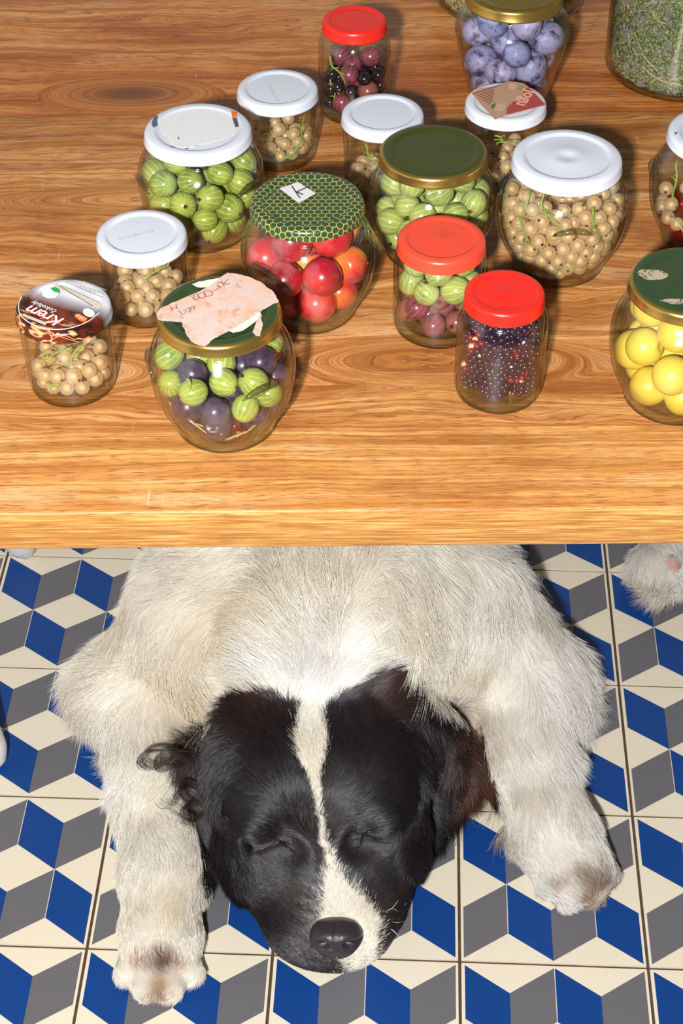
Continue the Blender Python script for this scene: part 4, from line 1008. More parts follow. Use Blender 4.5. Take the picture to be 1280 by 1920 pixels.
# right upper arm, forearm, paw
FD.cap(A3(850, 1140, .125), A3(965, 1270, .070), .082, .064, .04)
FD.cap(A3(965, 1270, .062), A3(985, 1420, .050), .066, .047, .03)
FD.cap(A3(985, 1420, .050), A3(1040, 1560, .040), .047, .040, .025)
FD.cap(A3(1040, 1560, .040), A3(1075, 1630, .034), .041, .040, .02)
FD.ell(A3(1072, 1618, .026), (.041, .044, .028), .015, (0, 0, .35))
for px, py, r in ((1028, 1662, .0150), (1064, 1684, .0165), (1104, 1676, .0165), (1134, 1640, .0150)):
    FD.cap(A3((px * 2 + 1065) / 3, py - 46, .030), A3(px, py, .0185), .015, r, .003)
# hind leg reaching out to the right
FD.cap((0.17, 1.97, .12), (0.33, 1.80, .075), .105, .060, .05)
FD.cap((0.33, 1.80, .065), (0.44, 1.62, .035), .050, .030, .03)
FD.cap((0.44, 1.62, .033), A3(1238, 1075, .030), .030, .030, .02)
FD.ell(A3(1236, 1070, .030), (.036, .040, .026), .015)
for px, py, r in ((1200, 1085, .013), (1222, 1100, .0145), (1248, 1098, .0145), (1272, 1080, .013)):
    FD.cap(A3((px + 1238) / 2, py - 22, .026), A3(px, py, .018), .014, r, .007)
FD.cap((-0.13, 1.97, .12), (-0.26, 1.84, .075), .105, .060, .05)
FD.cap((-0.26, 1.84, .065), (-0.36, 2.00, .035), .050, .030, .03)
FD.cap((0.02, 2.10, .10), (-0.20, 2.22, .04), .05, .022, .04)
# head: skull, brow, cheeks, muzzle
FD.ell(A3(588, 1430, .118), (.092, .105, .068), .03, (-.22, 0, 0))
FD.ell(A3(500, 1450, .120), (.062, .078, .050), .03, (-.2, 0, 0))
FD.ell(A3(682, 1440, .120), (.060, .078, .050), .03, (-.2, 0, 0))
FD.ell(A3(605, 1530, .088), (.094, .070, .066), .03)
FD.ell(A3(512, 1600, .060), (.052, .060, .056), .03)
FD.ell(A3(696, 1590, .060), (.052, .060, .056), .03)
FD.cap(A3(612, 1570, .078), A3(628, 1720, .050), .058, .045, .025)
FD.ell(A3(575, 1692, .038), (.050, .070, .040), .025, (0, 0, .22))
FD.ell(A3(668, 1690, .038), (.050, .068, .040), .025, (0, 0, -.18))
FD.ell(A3(612, 1735, .038), (.052, .036, .036), .02)
FD.ell(A3(630, 1735, .056), (.030, .030, .022), .015)
# eye hollows and the furrow between the brows
FD.ell(A3(530, 1592, .122), (.020, .013, .012), .022, (0, 0, -.5), cut=True)
FD.ell(A3(682, 1580, .122), (.020, .013, .012), .022, (0, 0, .5), cut=True)
FD.ell(A3(595, 1470, .196), (.010, .09, .012), .02, cut=True)
FD.ell(A3(505, 1545, .128), (.030, .020, .016), .012, (0, 0, .5))
FD.ell(A3(690, 1530, .128), (.028, .020, .016), .012, (0, 0, -.5))
# closed eyelids
FD.ell(A3(537, 1592, .101), (.013, .009, .008), .010, (0, 0, -.5))
FD.ell(A3(676, 1580, .101), (.013, .009, .008), .010, (0, 0, .5))
# ears hanging to the floor
FD.cap(A3(460, 1380, .125), A3(425, 1440, .090), .034, .037, .02)
FD.cap(A3(425, 1440, .090), A3(425, 1520, .045), .037, .033, .02)
FD.cap(A3(425, 1520, .045), A3(440, 1590, .022), .033, .022, .02)
FD.cap(A3(715, 1330, .140), A3(780, 1380, .095), .036, .042, .02)
FD.cap(A3(780, 1380, .095), A3(812, 1455, .045), .042, .036, .02)
FD.cap(A3(812, 1455, .042), A3(785, 1540, .025), .037, .026, .02)
FD.ell(A3(720, 1310, .150), (.05, .04, .03), .02, (0, .4, 0))
dV, dF = FD.surface()
del FD

# ---- coat colours and painted fold shade: a function of where on the dog (laid out looking along the muzzle)
def projpx(P):
    d = (P - CAM) @ CM.T; return np.stack([640 + F_PX * d[:, 0] / d[:, 2], 960 - F_PX * d[:, 1] / d[:, 2]], 1)
def in_poly(P, poly):
    x, y = P[:, 0], P[:, 1]; r = np.zeros(len(P), bool); n = len(poly)
    for i in range(n):
        x1, y1 = poly[i]; x2, y2 = poly[(i + 1) % n]
        c = ((y1 > y) != (y2 > y)) & (x < (x2 - x1) * (y - y1) / (y2 - y1 + 1e-12) + x1); r ^= c
    return r
BLK_L = [(556, 1322), (520, 1305), (470, 1306), (430, 1318), (405, 1340), (375, 1365), (348, 1385), (338, 1420), (345, 1500), (372, 1560), (380, 1640), (430, 1720), (480, 1830), (650, 1830), (640, 1800), (612, 1770), (604, 1720), (606, 1665), (612, 1620), (601, 1569), (594, 1522), (582, 1479), (562, 1426), (559, 1373)]
BLK_R = [(614, 1335), (640, 1305), (665, 1280), (700, 1262), (740, 1262), (790, 1285), (830, 1320), (905, 1370), (930, 1500), (880, 1640), (780, 1700), (752, 1800), (700, 1812), (712, 1760), (713, 1725), (690, 1688), (650, 1655), (624, 1618), (609, 1569), (603, 1516), (603, 1463), (613, 1415), (607, 1370)]
def noise3(P, sc, seed=0):
    """cheap smooth noise, -1..1"""
    rng = np.random.default_rng(seed); out = np.zeros(len(P))
    for k in range(7):
        f = rng.normal(size=3) * sc; out += np.sin(P @ f + rng.uniform(0, 6.28))
    return out / 3.0
TINT = [(150, 1290, 60, (.62, .50, .30), .7), (310, 1250, 50, (.70, .53, .31), .75), (430, 1190, 70, (.73, .58, .37), .65), (340, 1330, 45, (.70, .54, .34), .6), (480, 1150, 40, (.66, .50, .30), .5), (620, 1140, 60, (.74, .61, .42), .45),  # tan at the neck and shoulder folds paints crease shade into the fur
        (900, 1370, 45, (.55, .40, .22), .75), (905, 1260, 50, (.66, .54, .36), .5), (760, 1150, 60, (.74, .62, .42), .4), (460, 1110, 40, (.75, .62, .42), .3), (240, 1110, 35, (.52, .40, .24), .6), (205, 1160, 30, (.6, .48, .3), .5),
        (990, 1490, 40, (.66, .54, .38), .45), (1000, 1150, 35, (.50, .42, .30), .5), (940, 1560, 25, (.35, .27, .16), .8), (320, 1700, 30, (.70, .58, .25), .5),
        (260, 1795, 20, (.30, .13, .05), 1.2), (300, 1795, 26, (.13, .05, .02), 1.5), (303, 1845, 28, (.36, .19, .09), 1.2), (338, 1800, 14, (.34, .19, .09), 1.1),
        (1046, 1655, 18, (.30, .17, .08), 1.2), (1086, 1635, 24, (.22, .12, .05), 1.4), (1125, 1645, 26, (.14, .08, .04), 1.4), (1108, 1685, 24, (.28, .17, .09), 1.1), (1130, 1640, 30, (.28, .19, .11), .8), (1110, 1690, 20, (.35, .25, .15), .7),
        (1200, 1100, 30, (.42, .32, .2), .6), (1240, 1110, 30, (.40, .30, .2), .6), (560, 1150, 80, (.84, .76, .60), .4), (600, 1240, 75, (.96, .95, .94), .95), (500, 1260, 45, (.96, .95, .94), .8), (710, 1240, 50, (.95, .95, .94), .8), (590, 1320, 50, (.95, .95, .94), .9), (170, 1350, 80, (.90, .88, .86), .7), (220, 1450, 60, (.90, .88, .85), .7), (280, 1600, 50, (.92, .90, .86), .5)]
def coat(P, jit=None):
    px = projpx(P)
    if jit is not None: px = px + jit
    j = np.stack([noise3(P, 160, 1), noise3(P, 160, 2)], 1) * 2.2
    q = px + j; blk = in_poly(q, BLK_L) | in_poly(q, BLK_R)
    head = P[:, 1] < 1.235
    blk &= head
    n = noise3(P, 26, 3); c = np.array([0.93, 0.88, 0.765])[None] * (1 + 0.05 * n[:, None]) * np.ones((len(P), 1))
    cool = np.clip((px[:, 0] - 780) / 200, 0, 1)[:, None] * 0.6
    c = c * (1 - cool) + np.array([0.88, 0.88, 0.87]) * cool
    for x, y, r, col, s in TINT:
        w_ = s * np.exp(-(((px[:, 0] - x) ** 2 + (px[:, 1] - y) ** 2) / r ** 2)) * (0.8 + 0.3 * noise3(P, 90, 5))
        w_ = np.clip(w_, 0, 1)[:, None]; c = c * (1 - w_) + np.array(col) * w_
    bc = np.array([0.0085, 0.0055, 0.0068])[None] * np.ones((len(P), 1))
    # rusty tips at the crown and on the right ear
    for x, y, r, col, s in ((720, 1275, 60, (.06, .025, .013), .7), (480, 1325, 50, (.045, .02, .012), .6), (890, 1450, 38, (.14, .05, .025), .85), (870, 1380, 35, (.11, .045, .025), .7), (330, 1420, 60, (.07, .04, .03), .8), (350, 1520, 40, (.06, .035, .025), .6)):
        w_ = (s * np.exp(-(((px[:, 0] - x) ** 2 + (px[:, 1] - y) ** 2) / r ** 2)))[:, None]; bc = bc * (1 - w_) + np.array(col) * w_
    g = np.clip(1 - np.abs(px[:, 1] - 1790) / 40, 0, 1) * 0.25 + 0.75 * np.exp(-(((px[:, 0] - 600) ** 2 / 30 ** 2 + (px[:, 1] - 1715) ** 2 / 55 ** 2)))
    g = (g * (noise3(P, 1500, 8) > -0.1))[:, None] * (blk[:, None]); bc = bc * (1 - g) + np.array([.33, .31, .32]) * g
    return np.where(blk[:, None], bc, c), blk
def dog_skin():
    t = NT('dog_skin'); a = t.n('Attribute', attribute_name='coat'); v = t.noise(t.obj(), 600, 3, 0.8)
    t.bsdf(t.mix(t.math('MULTIPLY', v, 0.4), a.outputs['Color'], (0.1, 0.08, 0.07)), 0.6); return t.m
M_SKIN = dog_skin()
ORG = (0.0, 1.35, 0.0)
dog = None
me = bpy.data.meshes.new('dog_body'); me.from_pydata((dV - np.array(ORG)).tolist(), [], dF.tolist())
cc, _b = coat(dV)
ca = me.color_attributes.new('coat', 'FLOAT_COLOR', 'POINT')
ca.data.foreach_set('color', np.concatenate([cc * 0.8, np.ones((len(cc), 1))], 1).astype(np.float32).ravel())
dogroot = empty('dog', ORG); tag(dogroot, 'large white dog with black head patches and white blaze asleep on the tiled floor', 'dog')
body = mesh_obj('body', me, M_SKIN, dogroot)

_prv = projpx(dV); _dep = (dV - CAM) @ CM[2]
def surf_pt(px, py, out=0.0):
    """point of the skin seen at a photo pixel, pushed out towards the viewer by out"""
    d = np.hypot(_prv[:, 0] - px, _prv[:, 1] - py); c = np.where(d < 9)[0]; k = c[np.argmin(_dep[c] + d[c] * 0.0004)]
    p = dV[k]; v = CAM - p; return p + v / np.linalg.norm(v) * out
# ---- fur
# control points of the lie of the coat: photo pixel, flow (right, towards the viewer), length, lift
FLOW = [(628, 1770, 0, -1, .005, .15), (625, 1690, -.1, -1, .007, .15), (560, 1700, -.5, -1, .007, .15), (520, 1720, -.6, -.6, .008, .2), (700, 1700, .5, -1, .007, .15), (740, 1680, .7, -.5, .008, .2),
        (605, 1560, 0, -1, .009, .12), (540, 1600, -.6, -.9, .009, .15), (670, 1590, .6, -.9, .009, .15), (595, 1450, 0, -1, .012, .15), (520, 1450, -.4, -1, .013, .15), (670, 1440, .4, -1, .013, .15),
        (500, 1600, -.9, -.4, .010, .15), (720, 1600, .9, -.4, .010, .15), (460, 1500, -1, -.2, .016, .2), (740, 1500, 1, -.1, .016, .2),
        (470, 1320, -.4, -1, .024, .35), (590, 1340, 0, -1, .022, .2), (680, 1290, .1, -1, .024, .35), (740, 1270, .4, -.9, .028, .35),
        (590, 1250, 0, -1, .034, .3), (520, 1240, -.4, -1, .036, .3), (680, 1230, .4, -1, .036, .3), (450, 1270, -.6, -.6, .04, .25), (380, 1340, -.3, .9, .045, .2), (760, 1220, .7, -.5, .036, .3),
        (410, 1400, -.6, .5, .030, .2), (370, 1460, -.5, 1, .036, .25), (400, 1560, 0, 1, .034, .25), (440, 1620, .2, 1, .026, .25),
        (790, 1340, .7, .4, .028, .2), (850, 1430, .7, .7, .040, .28), (840, 1520, .3, 1, .040, .3), (780, 1580, -.2, 1, .030, .3),
        (640, 1100, 0, -.6, .04, .35), (560, 1070, -.1, -1, .042, .3), (450, 1090, -.8, .2, .045, .3), (380, 1150, -.9, .5, .05, .3), (330, 1080, -1, 0, .045, .3), (250, 1090, -.9, .6, .045, .35),
        (310, 1250, -.5, 1, .05, .25), (240, 1190, -1, .6, .05, .35), (210, 1200, -1, .3, .045, .4), (150, 1250, -1, .3, .045, .45), (140, 1320, -.8, .8, .045, .4), (200, 1400, -.7, 1, .035, .35), (300, 1400, -.1, 1, .030, .2), (280, 1340, -.3, 1, .04, .25),
        (240, 1520, -.4, 1, .026, .3), (310, 1560, .1, 1, .018, .15), (300, 1700, 0, 1, .014, .15), (370, 1600, .3, 1, .018, .25), (290, 1800, 0, 1, .010, .15), (290, 1860, 0, 1, .011, .2), (240, 1800, -.5, 1, .010, .2), (365, 1780, .4, 1, .010, .2),
        (760, 1100, .3, .7, .045, .3), (720, 1150, .5, .6, .045, .3), (800, 1200, .2, 1, .045, .25), (850, 1080, .6, .7, .04, .25), (900, 1150, .3, 1, .032, .2), (980, 1120, .8, .8, .035, .35), (860, 1280, .0, 1, .035, .2), (820, 1290, -.2, 1, .04, .3),
        (960, 1230, .1, 1, .026, .18), (1040, 1240, .8, .8, .05, .4), (1070, 1290, .8, .6, .06, .5), (950, 1330, 0, 1, .022, .15), (1040, 1370, .6, 1, .04, .35), (920, 1400, -.1, 1, .02, .2), (980, 1460, .2, 1, .02, .15), (1090, 1500, .5, 1, .02, .25), (930, 1530, -.4, .9, .026, .35),
        (1030, 1560, .3, 1, .016, .15), (1070, 1640, .3, 1, .010, .15), (1140, 1600, .7, 1, .013, .25), (1100, 1700, .2, 1, .011, .2), (1150, 1680, .5, 1, .011, .25),
        (1190, 1090, -.5, .9, .02, .35), (1230, 1100, -.1, 1, .034, .3), (1280, 1060, .4, .6, .02, .3), (1240, 1050, 0, 1, .02, .2), (1100, 1040, .5, .5, .03, .3), (640, 1000, 0, -.6, .04, .3), (300, 1000, -.7, -.2, .04, .3), (900, 1000, .7, -.2, .04, .3)]
FL = np.array([f[:6] for f in FLOW], float)
def flow(P):
    px = projpx(P); out = np.zeros((len(P), 4))
    for s in range(0, len(P), 20000):
        q = px[s:s + 20000]; d2 = ((q[:, None, :] - FL[None, :, :2]) ** 2).sum(2) + 120.0
        w_ = d2 ** -1.9; w_ /= w_.sum(1)[:, None]
        out[s:s + 20000] = w_ @ FL[:, 2:6]
    return out
M_FUR_T = NT('dog_fur')
_a = M_FUR_T.n('Attribute', attribute_name='coat')
_p = M_FUR_T.n('BsdfPrincipled'); M_FUR_T.set(_p.inputs['Base Color'], _a.outputs['Color']); _p.inputs['Roughness'].default_value = 0.38
_p.inputs['Specular IOR Level'].default_value = 0.06
_h = M_FUR_T.n('BsdfHair'); _h.component = 'Reflection'; _h.inputs['Color'].default_value = (0.85, 0.9, 1.0, 1)
_h.inputs['RoughnessU'].default_value = 0.10; _h.inputs['RoughnessV'].default_value = 0.22
_mx = M_FUR_T.n('MixShader'); _mx.inputs[0].default_value = 0.024
M_FUR_T.t.links.new(_p.outputs[0], _mx.inputs[1]); M_FUR_T.t.links.new(_h.outputs[0], _mx.inputs[2]); M_FUR_T.surf(_mx)
M_FUR = M_FUR_T.m
NP = 6
def make_hair(name, pts, cols, rad, parent):
    """pts (n, NP, 3) world, cols (n, 3), rad (n,)"""
    n, npt = pts.shape[:2]
    hc = bpy.data.hair_curves.new(name); hc.add_curves([npt] * n)
    hc.position_data.foreach_set('vector', (pts - np.array(ORG)).astype(np.float32).ravel())
    ra = hc.attributes.get('radius') or hc.attributes.new('radius', 'FLOAT', 'POINT')
    prof = np.linspace(1, 0, npt) ** 0.7 * 0.85 + 0.15
    ra.data.foreach_set('value', (rad[:, None] * prof[None]).astype(np.float32).ravel())
    at_ = hc.attributes.new('coat', 'FLOAT_COLOR', 'POINT')
    if cols.ndim == 2: cols = np.repeat(cols[:, None, :], npt, 1)
    at_.data.foreach_set('color', np.concatenate([cols, np.ones(cols.shape[:2] + (1,))], 2).astype(np.float32).ravel())
    hc.materials.append(M_FUR)
    o = bpy.data.objects.new(name, hc); COL.objects.link(o); o.parent = parent; return o
def sample(n, wfun, seed):
    rng = np.random.default_rng(seed)
    tri = np.concatenate([dF[:, [0, 1, 2]], dF[:, [0, 2, 3]]]); a, b, c = dV[tri[:, 0]], dV[tri[:, 1]], dV[tri[:, 2]]
    nr = np.cross(b - a, c - a); ar = np.linalg.norm(nr, axis=1); nr = nr / (ar[:, None] + 1e-12)
    # face normals averaged to the vertices for a smooth lie
    vn = np.zeros_like(dV)
    for i in range(3): np.add.at(vn, tri[:, i], nr * ar[:, None])
    vn /= np.linalg.norm(vn, axis=1)[:, None] + 1e-12
    ce = (a + b + c) / 3; wt = ar * wfun(ce, nr); wt /= wt.sum()
    f = rng.choice(len(tri), n, p=wt); u = rng.random((n, 2)); fl = u.sum(1) > 1; u[fl] = 1 - u[fl]
    P = a[f] + (b - a)[f] * u[:, :1] + (c - a)[f] * u[:, 1:]
    N = vn[tri[f, 0]] * (1 - u.sum(1))[:, None] + vn[tri[f, 1]] * u[:, :1] + vn[tri[f, 2]] * u[:, 1:]
    N /= np.linalg.norm(N, axis=1)[:, None] + 1e-12
    return P, N, rng
_nose_c = surf_pt(628, 1754, -0.003)
def fur(name, n, wfun, seed, parent, radius=0.00022, curl=0.0, clump=1.0, lift0=0.0):
    P, N, rng = sample(n, wfun, seed)
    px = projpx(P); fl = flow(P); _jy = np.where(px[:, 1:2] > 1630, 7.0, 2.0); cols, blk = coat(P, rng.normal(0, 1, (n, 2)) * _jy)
    fx = fl[:, 0]; fy = -fl[:, 1]
    # small wandering of the lie, tufts
    ang = 0.30 * noise3(P, 55, 21) + 0.16 * noise3(P, 170, 22) * clump + rng.normal(0, 0.13, n)
    dx = fx * np.cos(ang) - fy * np.sin(ang); dy = fx * np.sin(ang) + fy * np.cos(ang)
    D = np.stack([dx, dy, np.zeros(n)], 1)
    D -= N * (D * N).sum(1)[:, None]; D /= np.linalg.norm(D, axis=1)[:, None] + 1e-9
    lift = np.clip(fl[:, 3] + 0.12 * noise3(P, 120, 25) * clump + rng.normal(0, 0.06, n) + lift0, 0.05, 0.9)
    L = fl[:, 2] * rng.uniform(0.65, 1.15, n) * (1 + 0.18 * noise3(P, 60, 26))
    pts = np.zeros((n, NP, 3)); p = P - N * 0.0006; pts[:, 0] = p
    # tufts: shared drift
    tf = np.stack([noise3(P, 140, 31), noise3(P, 140, 32), noise3(P, 140, 33) * .5], 1) * 0.22 * clump
    sway = rng.normal(0, 1, (n, 3)) * 0.09
    cw = rng.uniform(0, 6.28, n)
    for k in range(1, NP):
        u = k / (NP - 1)
        d = D + N * (lift * (1 - 0.75 * u))[:, None] + tf * u + sway * u
        d[:, 2] -= 0.22 * u * (fl[:, 2] / 0.04)
        if curl > 0:
            side = np.cross(D, N); d += side * (np.sin(u * 7 + cw) * curl * (fl[:, 2] / 0.04))[:, None]
        d /= np.linalg.norm(d, axis=1)[:, None]
        p = p + d * (L / (NP - 1))[:, None]
        p[:, 2] = np.maximum(p[:, 2], 0.0012)
        pts[:, k] = p
    cols = cols * np.where(blk[:, None], rng.uniform(0.4, 2.2, (n, 1)), rng.uniform(0.78, 1.12, (n, 1)))
    C = np.repeat(cols[:, None, :], NP, 1)
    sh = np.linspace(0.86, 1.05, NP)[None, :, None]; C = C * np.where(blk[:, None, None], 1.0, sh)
    C = np.clip(C, 0, 0.96)
    return make_hair(name, pts, C, radius * rng.uniform(0.7, 1.2, n), parent)
def head_w(c, nr):
    px = projpx(c); e = (px[:, 1] > 1262) & (px[:, 0] > 345) & (px[:, 0] < 905) & (c[:, 1] < 1.24)
    # the forelegs left and right of the ears are body
    e &= ~((px[:, 0] < 380) & (px[:, 1] > 1530)) & ~((px[:, 0] > 880) & (c[:, 2] < 0.1) & (px[:, 0] > 895))
    e &= (px[:, 1] > 1262 + np.abs(px[:, 0] - 600) * 0.25)
    return e
def w_head(c, nr):
    e = head_w(c, nr).astype(float); d = np.linalg.norm(c - _nose_c, axis=1)
    return e * (nr[:, 2] > -0.6) * (d > 0.020)
def w_body(c, nr):
    e = (~head_w(c, nr)).astype(float); e *= (nr[:, 2] > -0.55) * (c[:, 2] > 0.004)
    e *= np.where(c[:, 1] > 1.68, 0.22, 1.0)
    pad = np.linalg.norm(c - A3(1254, 1060, .045), axis=1) < 0.017
    return e * np.where(pad, 0.0, 1.0)
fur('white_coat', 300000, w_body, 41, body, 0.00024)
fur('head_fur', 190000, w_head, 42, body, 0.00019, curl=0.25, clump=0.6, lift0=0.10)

# loose wisps: curls of the left ear, rusty fringe of the right ear, elbow feathers, whiskers
def wisps(name, roots, npt=14, seed=5, parent=None):
    rng = np.random.default_rng(seed); PP = []; CC = []; RR = []
    for (ctrl, n, spread, col, rad) in roots:
        cp = np.array([A3(*c) for c in ctrl]); t_ = np.linspace(0, len(cp) - 1, npt)
        pr = smooth_prof([tuple(c) for c in cp], 8); ps = np.array(pr); s_ = np.linspace(0, len(ps) - 1, npt)
        line = np.stack([np.interp(s_, np.arange(len(ps)), ps[:, i]) for i in range(3)], 1)
        for _ in range(n):
            o0 = rng.normal(0, spread * .5, 3); o1 = rng.normal(0, spread, 3); f = rng.uniform(0.7, 1.0)
            u = np.linspace(0, 1, npt)[:, None]; q = line[0] + (line - line[0]) * (1 - (1 - f) * u) + o0 * (1 - u) + o1 * u
            q[:, 2] = np.maximum(q[:, 2], 0.002); PP.append(q); CC.append(np.array(col) * rng.uniform(.6, 1.3)); RR.append(rad * rng.uniform(.7, 1.2))
    return make_hair(name, np.array(PP), np.clip(np.array(CC), 0, 1), np.array(RR), parent)
BR = (.055, .032, .024); RU = (.13, .045, .022); WH = (.70, .66, .58)
roots = [([(365, 1410, 0.125), (320, 1408, 0.150), (275, 1408, 0.150), (256, 1425, 0.145), (262, 1440, 0.143), (290, 1440, 0.143), (312, 1425, 0.145), (325, 1415, 0.145)], 40, .0022, BR, .00020),
         ([(365, 1430, 0.125), (325, 1412, 0.150), (292, 1418, 0.150), (290, 1445, 0.145), (318, 1442, 0.145), (345, 1428, 0.130)], 36, .0022, BR, .00020),
         ([(385, 1500, 0.115), (350, 1475, 0.125), (328, 1490, 0.140), (318, 1512, 0.135), (302, 1515, 0.133), (292, 1503, 0.133)], 26, .003, BR, .00018),
         ([(390, 1510, 0.110), (362, 1540, 0.115), (335, 1535, 0.130), (305, 1520, 0.125)], 30, .0035, BR, .00018),
         ([(370, 1470, 0.120), (345, 1465, 0.130), (335, 1485, 0.145), (350, 1505, 0.125), (370, 1500, 0.120)], 26, .003, BR, .00018),
         ([(385, 1520, 0.110), (358, 1505, 0.120), (340, 1520, 0.135), (345, 1545, 0.115), (375, 1545, 0.110)], 26, .003, BR, .00018),
         ([(850, 1385, .07), (880, 1392, .06), (905, 1385, .055)], 30, .005, RU, .00018), ([(850, 1400, .07), (880, 1412, .05), (908, 1420, .04)], 30, .005, RU, .00018),
         ([(862, 1440, .06), (885, 1470, .04), (905, 1485, .03), (912, 1470, .03)], 26, .005, BR, .00018), ([(862, 1480, .05), (878, 1520, .03), (890, 1545, .02)], 30, .006, RU, .00018),
         ([(860, 1500, .05), (885, 1515, .03), (905, 1505, .025)], 24, .005, RU, .00018), ([(860, 1360, .08), (885, 1375, .07), (898, 1392, .065)], 24, .005, RU, .00018),
         ([(840, 1540, .04), (852, 1575, .02), (845, 1590, .015)], 30, .006, (.03, .02, .02), .00018), ([(770, 1570, .03), (768, 1600, .02), (758, 1625, .012)], 30, .006, (.02, .015, .015), .00018),
         ([(440, 1620, .03), (442, 1645, .015), (448, 1655, .01)], 30, .007, (.02, .015, .015), .00018),
         ([(1050, 1230, .05), (1085, 1250, .04), (1108, 1270, .03)], 120, .008, WH, .00022), ([(1050, 1260, .05), (1090, 1290, .04), (1100, 1320, .03), (1090, 1335, .02)], 140, .008, WH, .00022),
         ([(1040, 1290, .05), (1072, 1320, .03), (1080, 1350, .02)], 110, .008, WH, .00022), ([(1030, 1340, .04), (1060, 1360, .03), (1062, 1395, .02)], 90, .008, WH, .00022), ([(1000, 1090, .09), (1020, 1130, .06), (1030, 1180, .04)], 70, .010, (.5, .46, .4), .00022),
         ([(955, 1545, .03), (935, 1575, .015), (930, 1600, .006)], 60, .005, (.30, .24, .16), .0002), ([(940, 1480, .04), (925, 1520, .02), (915, 1545, .01)], 22, .006, (.3, .24, .16), .0002), ([(930, 1450, .04), (912, 1480, .02), (905, 1500, .01)], 20, .006, (.4, .34, .25), .0002),
         ([(715, 1708, .06), (740, 1702, .075), (758, 1708, .075)], 1, .001, (.8, .8, .8), .00022), ([(716, 1714, .06), (738, 1700, .085), (752, 1682, .095)], 1, .001, (.8, .8, .8), .00022), ([(722, 1722, .05), (745, 1730, .06), (775, 1724, .06)], 1, .001, (.8, .8, .8), .00022),
         ([(720, 1738, .05), (735, 1742, .055), (752, 1760, .05)], 2, .002, (.8, .8, .8), .00022), ([(560, 1745, .04), (530, 1755, .03), (505, 1765, .02)], 2, .003, (.3, .3, .3), .00018)]
wisps('loose_wisps', roots, parent=body)

# nose leather with nostrils, eyelid rims, claws, pad
def lump(name, c, r, mat, parent, rot=(0, 0, 0), fn=None, seg=40, rings=28):
    bm = bmesh.new(); vs = sphere(bm, 1.0, seg, rings)
    for v in vs:
        if fn: fn(v)
        v.co = Vector((v.co.x * r[0], v.co.y * r[1], v.co.z * r[2]))
    bm.transform(Euler(rot).to_matrix().to_4x4())
    o = obj(name, bm, mat, parent); o.location = Vector(c) - Vector(ORG); return o
def nose_fn(v):
    p = v.co
    m_ = max(abs(p.x), abs(p.y), abs(p.z)); p *= 1 + 0.22 * (1 - m_)          # boxier than a ball
    for s in (-1, 1):          # nostril hollows opening to the sides at the lower front
        d = ((p.x - s * 0.50) / 0.20) ** 2 + ((p.y + 0.82) / 0.34) ** 2 + ((p.z - 0.20) / 0.17) ** 2
        p *= 1 - 0.55 * math.exp(-d)
        d = ((p.x - s * 0.82) / 0.26) ** 2 + ((p.y + 0.58) / 0.35) ** 2 + ((p.z - 0.12) / 0.10) ** 2
        p *= 1 - 0.30 * math.exp(-d)
    p *= 1 - 0.13 * math.exp(-(p.x / 0.07) ** 2) * (1 if p.y < -0.2 else 0.1)
    if p.y > 0: p.x *= 1 - 0.16 * p.y; p.z *= 1 - 0.25 * p.y
    if p.z < 0: p.x *= 1 + 0.30 * p.z
t = NT('nose_leather'); nn = t.noise(t.obj(), 420, 4, 0.7)
t.bsdf(t.mix(nn, (0.012, 0.011, 0.014), (0.05, 0.045, 0.055)), 0.32, Normal=t.bump(nn, 0.5, 0.0008), Specular_IOR_Level=0.6)
lump('nose', _nose_c, (.0265, .023, .0195), t.m, body, (-0.30, 0, 0), nose_fn)
M_LID = plain('dark_eyelid', (0.02, 0.017, 0.02), 0.35); M_CLAW = plain('horn_claw', (0.62, 0.52, 0.40), 0.4); M_DCLAW = plain('dark_claw', (0.04, 0.03, 0.03), 0.4)
for pts in ([(514, 1582), (524, 1583), (536, 1588), (547, 1598), (554, 1612)], [(697, 1562), (689, 1566), (680, 1573), (673, 1583), (668, 1596)]):
    P = []
    for (px, py) in pts:
        P.append(tuple(surf_pt(px, py, 0.0016) - np.array(ORG)))
    bm = bmesh.new(); tube(bm, smooth_prof(P, 4), 0.0012, 8); obj('eyelid', bm, M_LID, body)
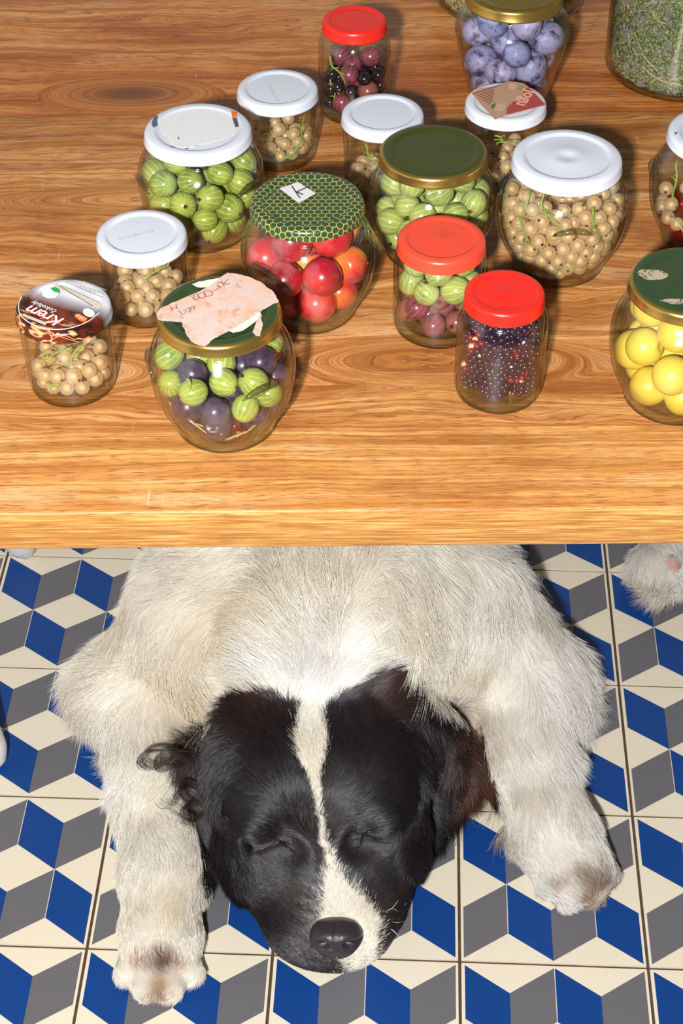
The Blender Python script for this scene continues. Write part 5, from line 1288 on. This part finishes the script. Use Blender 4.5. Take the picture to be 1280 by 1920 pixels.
def claw(px, py, m, dy=-1, s=1.0):
    s *= 0.75; p = A3(px, py - 7, .011); bm = bmesh.new()
    tube(bm, [tuple(p - np.array(ORG)), tuple(p + np.array([0, -0.006 * s, -0.001]) - np.array(ORG)), tuple(p + np.array([0.0003, -0.0115 * s, -0.007]) - np.array(ORG))], [.0034 * s, .0028 * s, .0008 * s], 10)
    obj('claw', bm, m, body)
claw(250, 1822, M_CLAW); claw(288, 1856, M_CLAW); claw(308, 1860, M_CLAW); claw(350, 1832, M_CLAW)
claw(1044, 1684, M_CLAW); claw(1078, 1698, M_DCLAW); claw(1118, 1694, M_DCLAW); claw(1140, 1664, M_DCLAW)
claw(1202, 1092, M_DCLAW, s=.7); claw(1228, 1106, M_CLAW, s=.7)
lump('paw_pad', A3(1256, 1062, .052), (.013, .016, .009), plain('pink_pad', (0.55, 0.33, 0.27), 0.6), body, (0.5, 0, 0))

# ================================================================== WHITE STOOL at the left
stool = tag(empty('white_stool', (-0.56, 1.40, 0)), 'white painted stool with splayed round legs at the left edge of the floor', 'stool')
M_WP = plain('white_paint', (0.80, 0.81, 0.84), 0.35, Specular_IOR_Level=0.5)
f1 = at(47, 1034, .008); f2 = at(-9, 1425, .008); rp = np.array([-0.56, 1.40, 0])
for f in (f1, f2, np.array([-0.80, 1.58, 0.008]), np.array([-0.76, 1.17, .008])):
    b = f - rp; top = np.array([b[0] * 0.42, b[1] * 0.42, 0.42]); bm = bmesh.new()
    ps = [tuple(b * np.array([1, 1, 0]) + np.array([0, 0, 0.0012]))] ; rs_ = [0.008]
    for k in range(7):
        u = k / 6 * 0.08; q = b + (top - b) * u; ps.append(tuple(q + np.array([0, 0, .002 + 0.0]))); rs_.append(0.0135 + 0.005 * math.sin(min(1, k / 3) * PI / 2))
    for k in range(1, 8):
        u = 0.08 + 0.92 * k / 7; q = b + (top - b) * u; ps.append(tuple(q)); rs_.append(0.0185 - 0.002 * u)
    tube(bm, ps, rs_, 24); obj('leg', bm, M_WP, stool)
bm = bmesh.new(); lathe(bm, [(0, 0.405), (0.125, 0.405), (0.137, 0.410), (0.14, 0.42), (0.137, 0.432), (0.125, 0.437), (0, 0.434)], 64); obj('seat', bm, M_WP, stool)
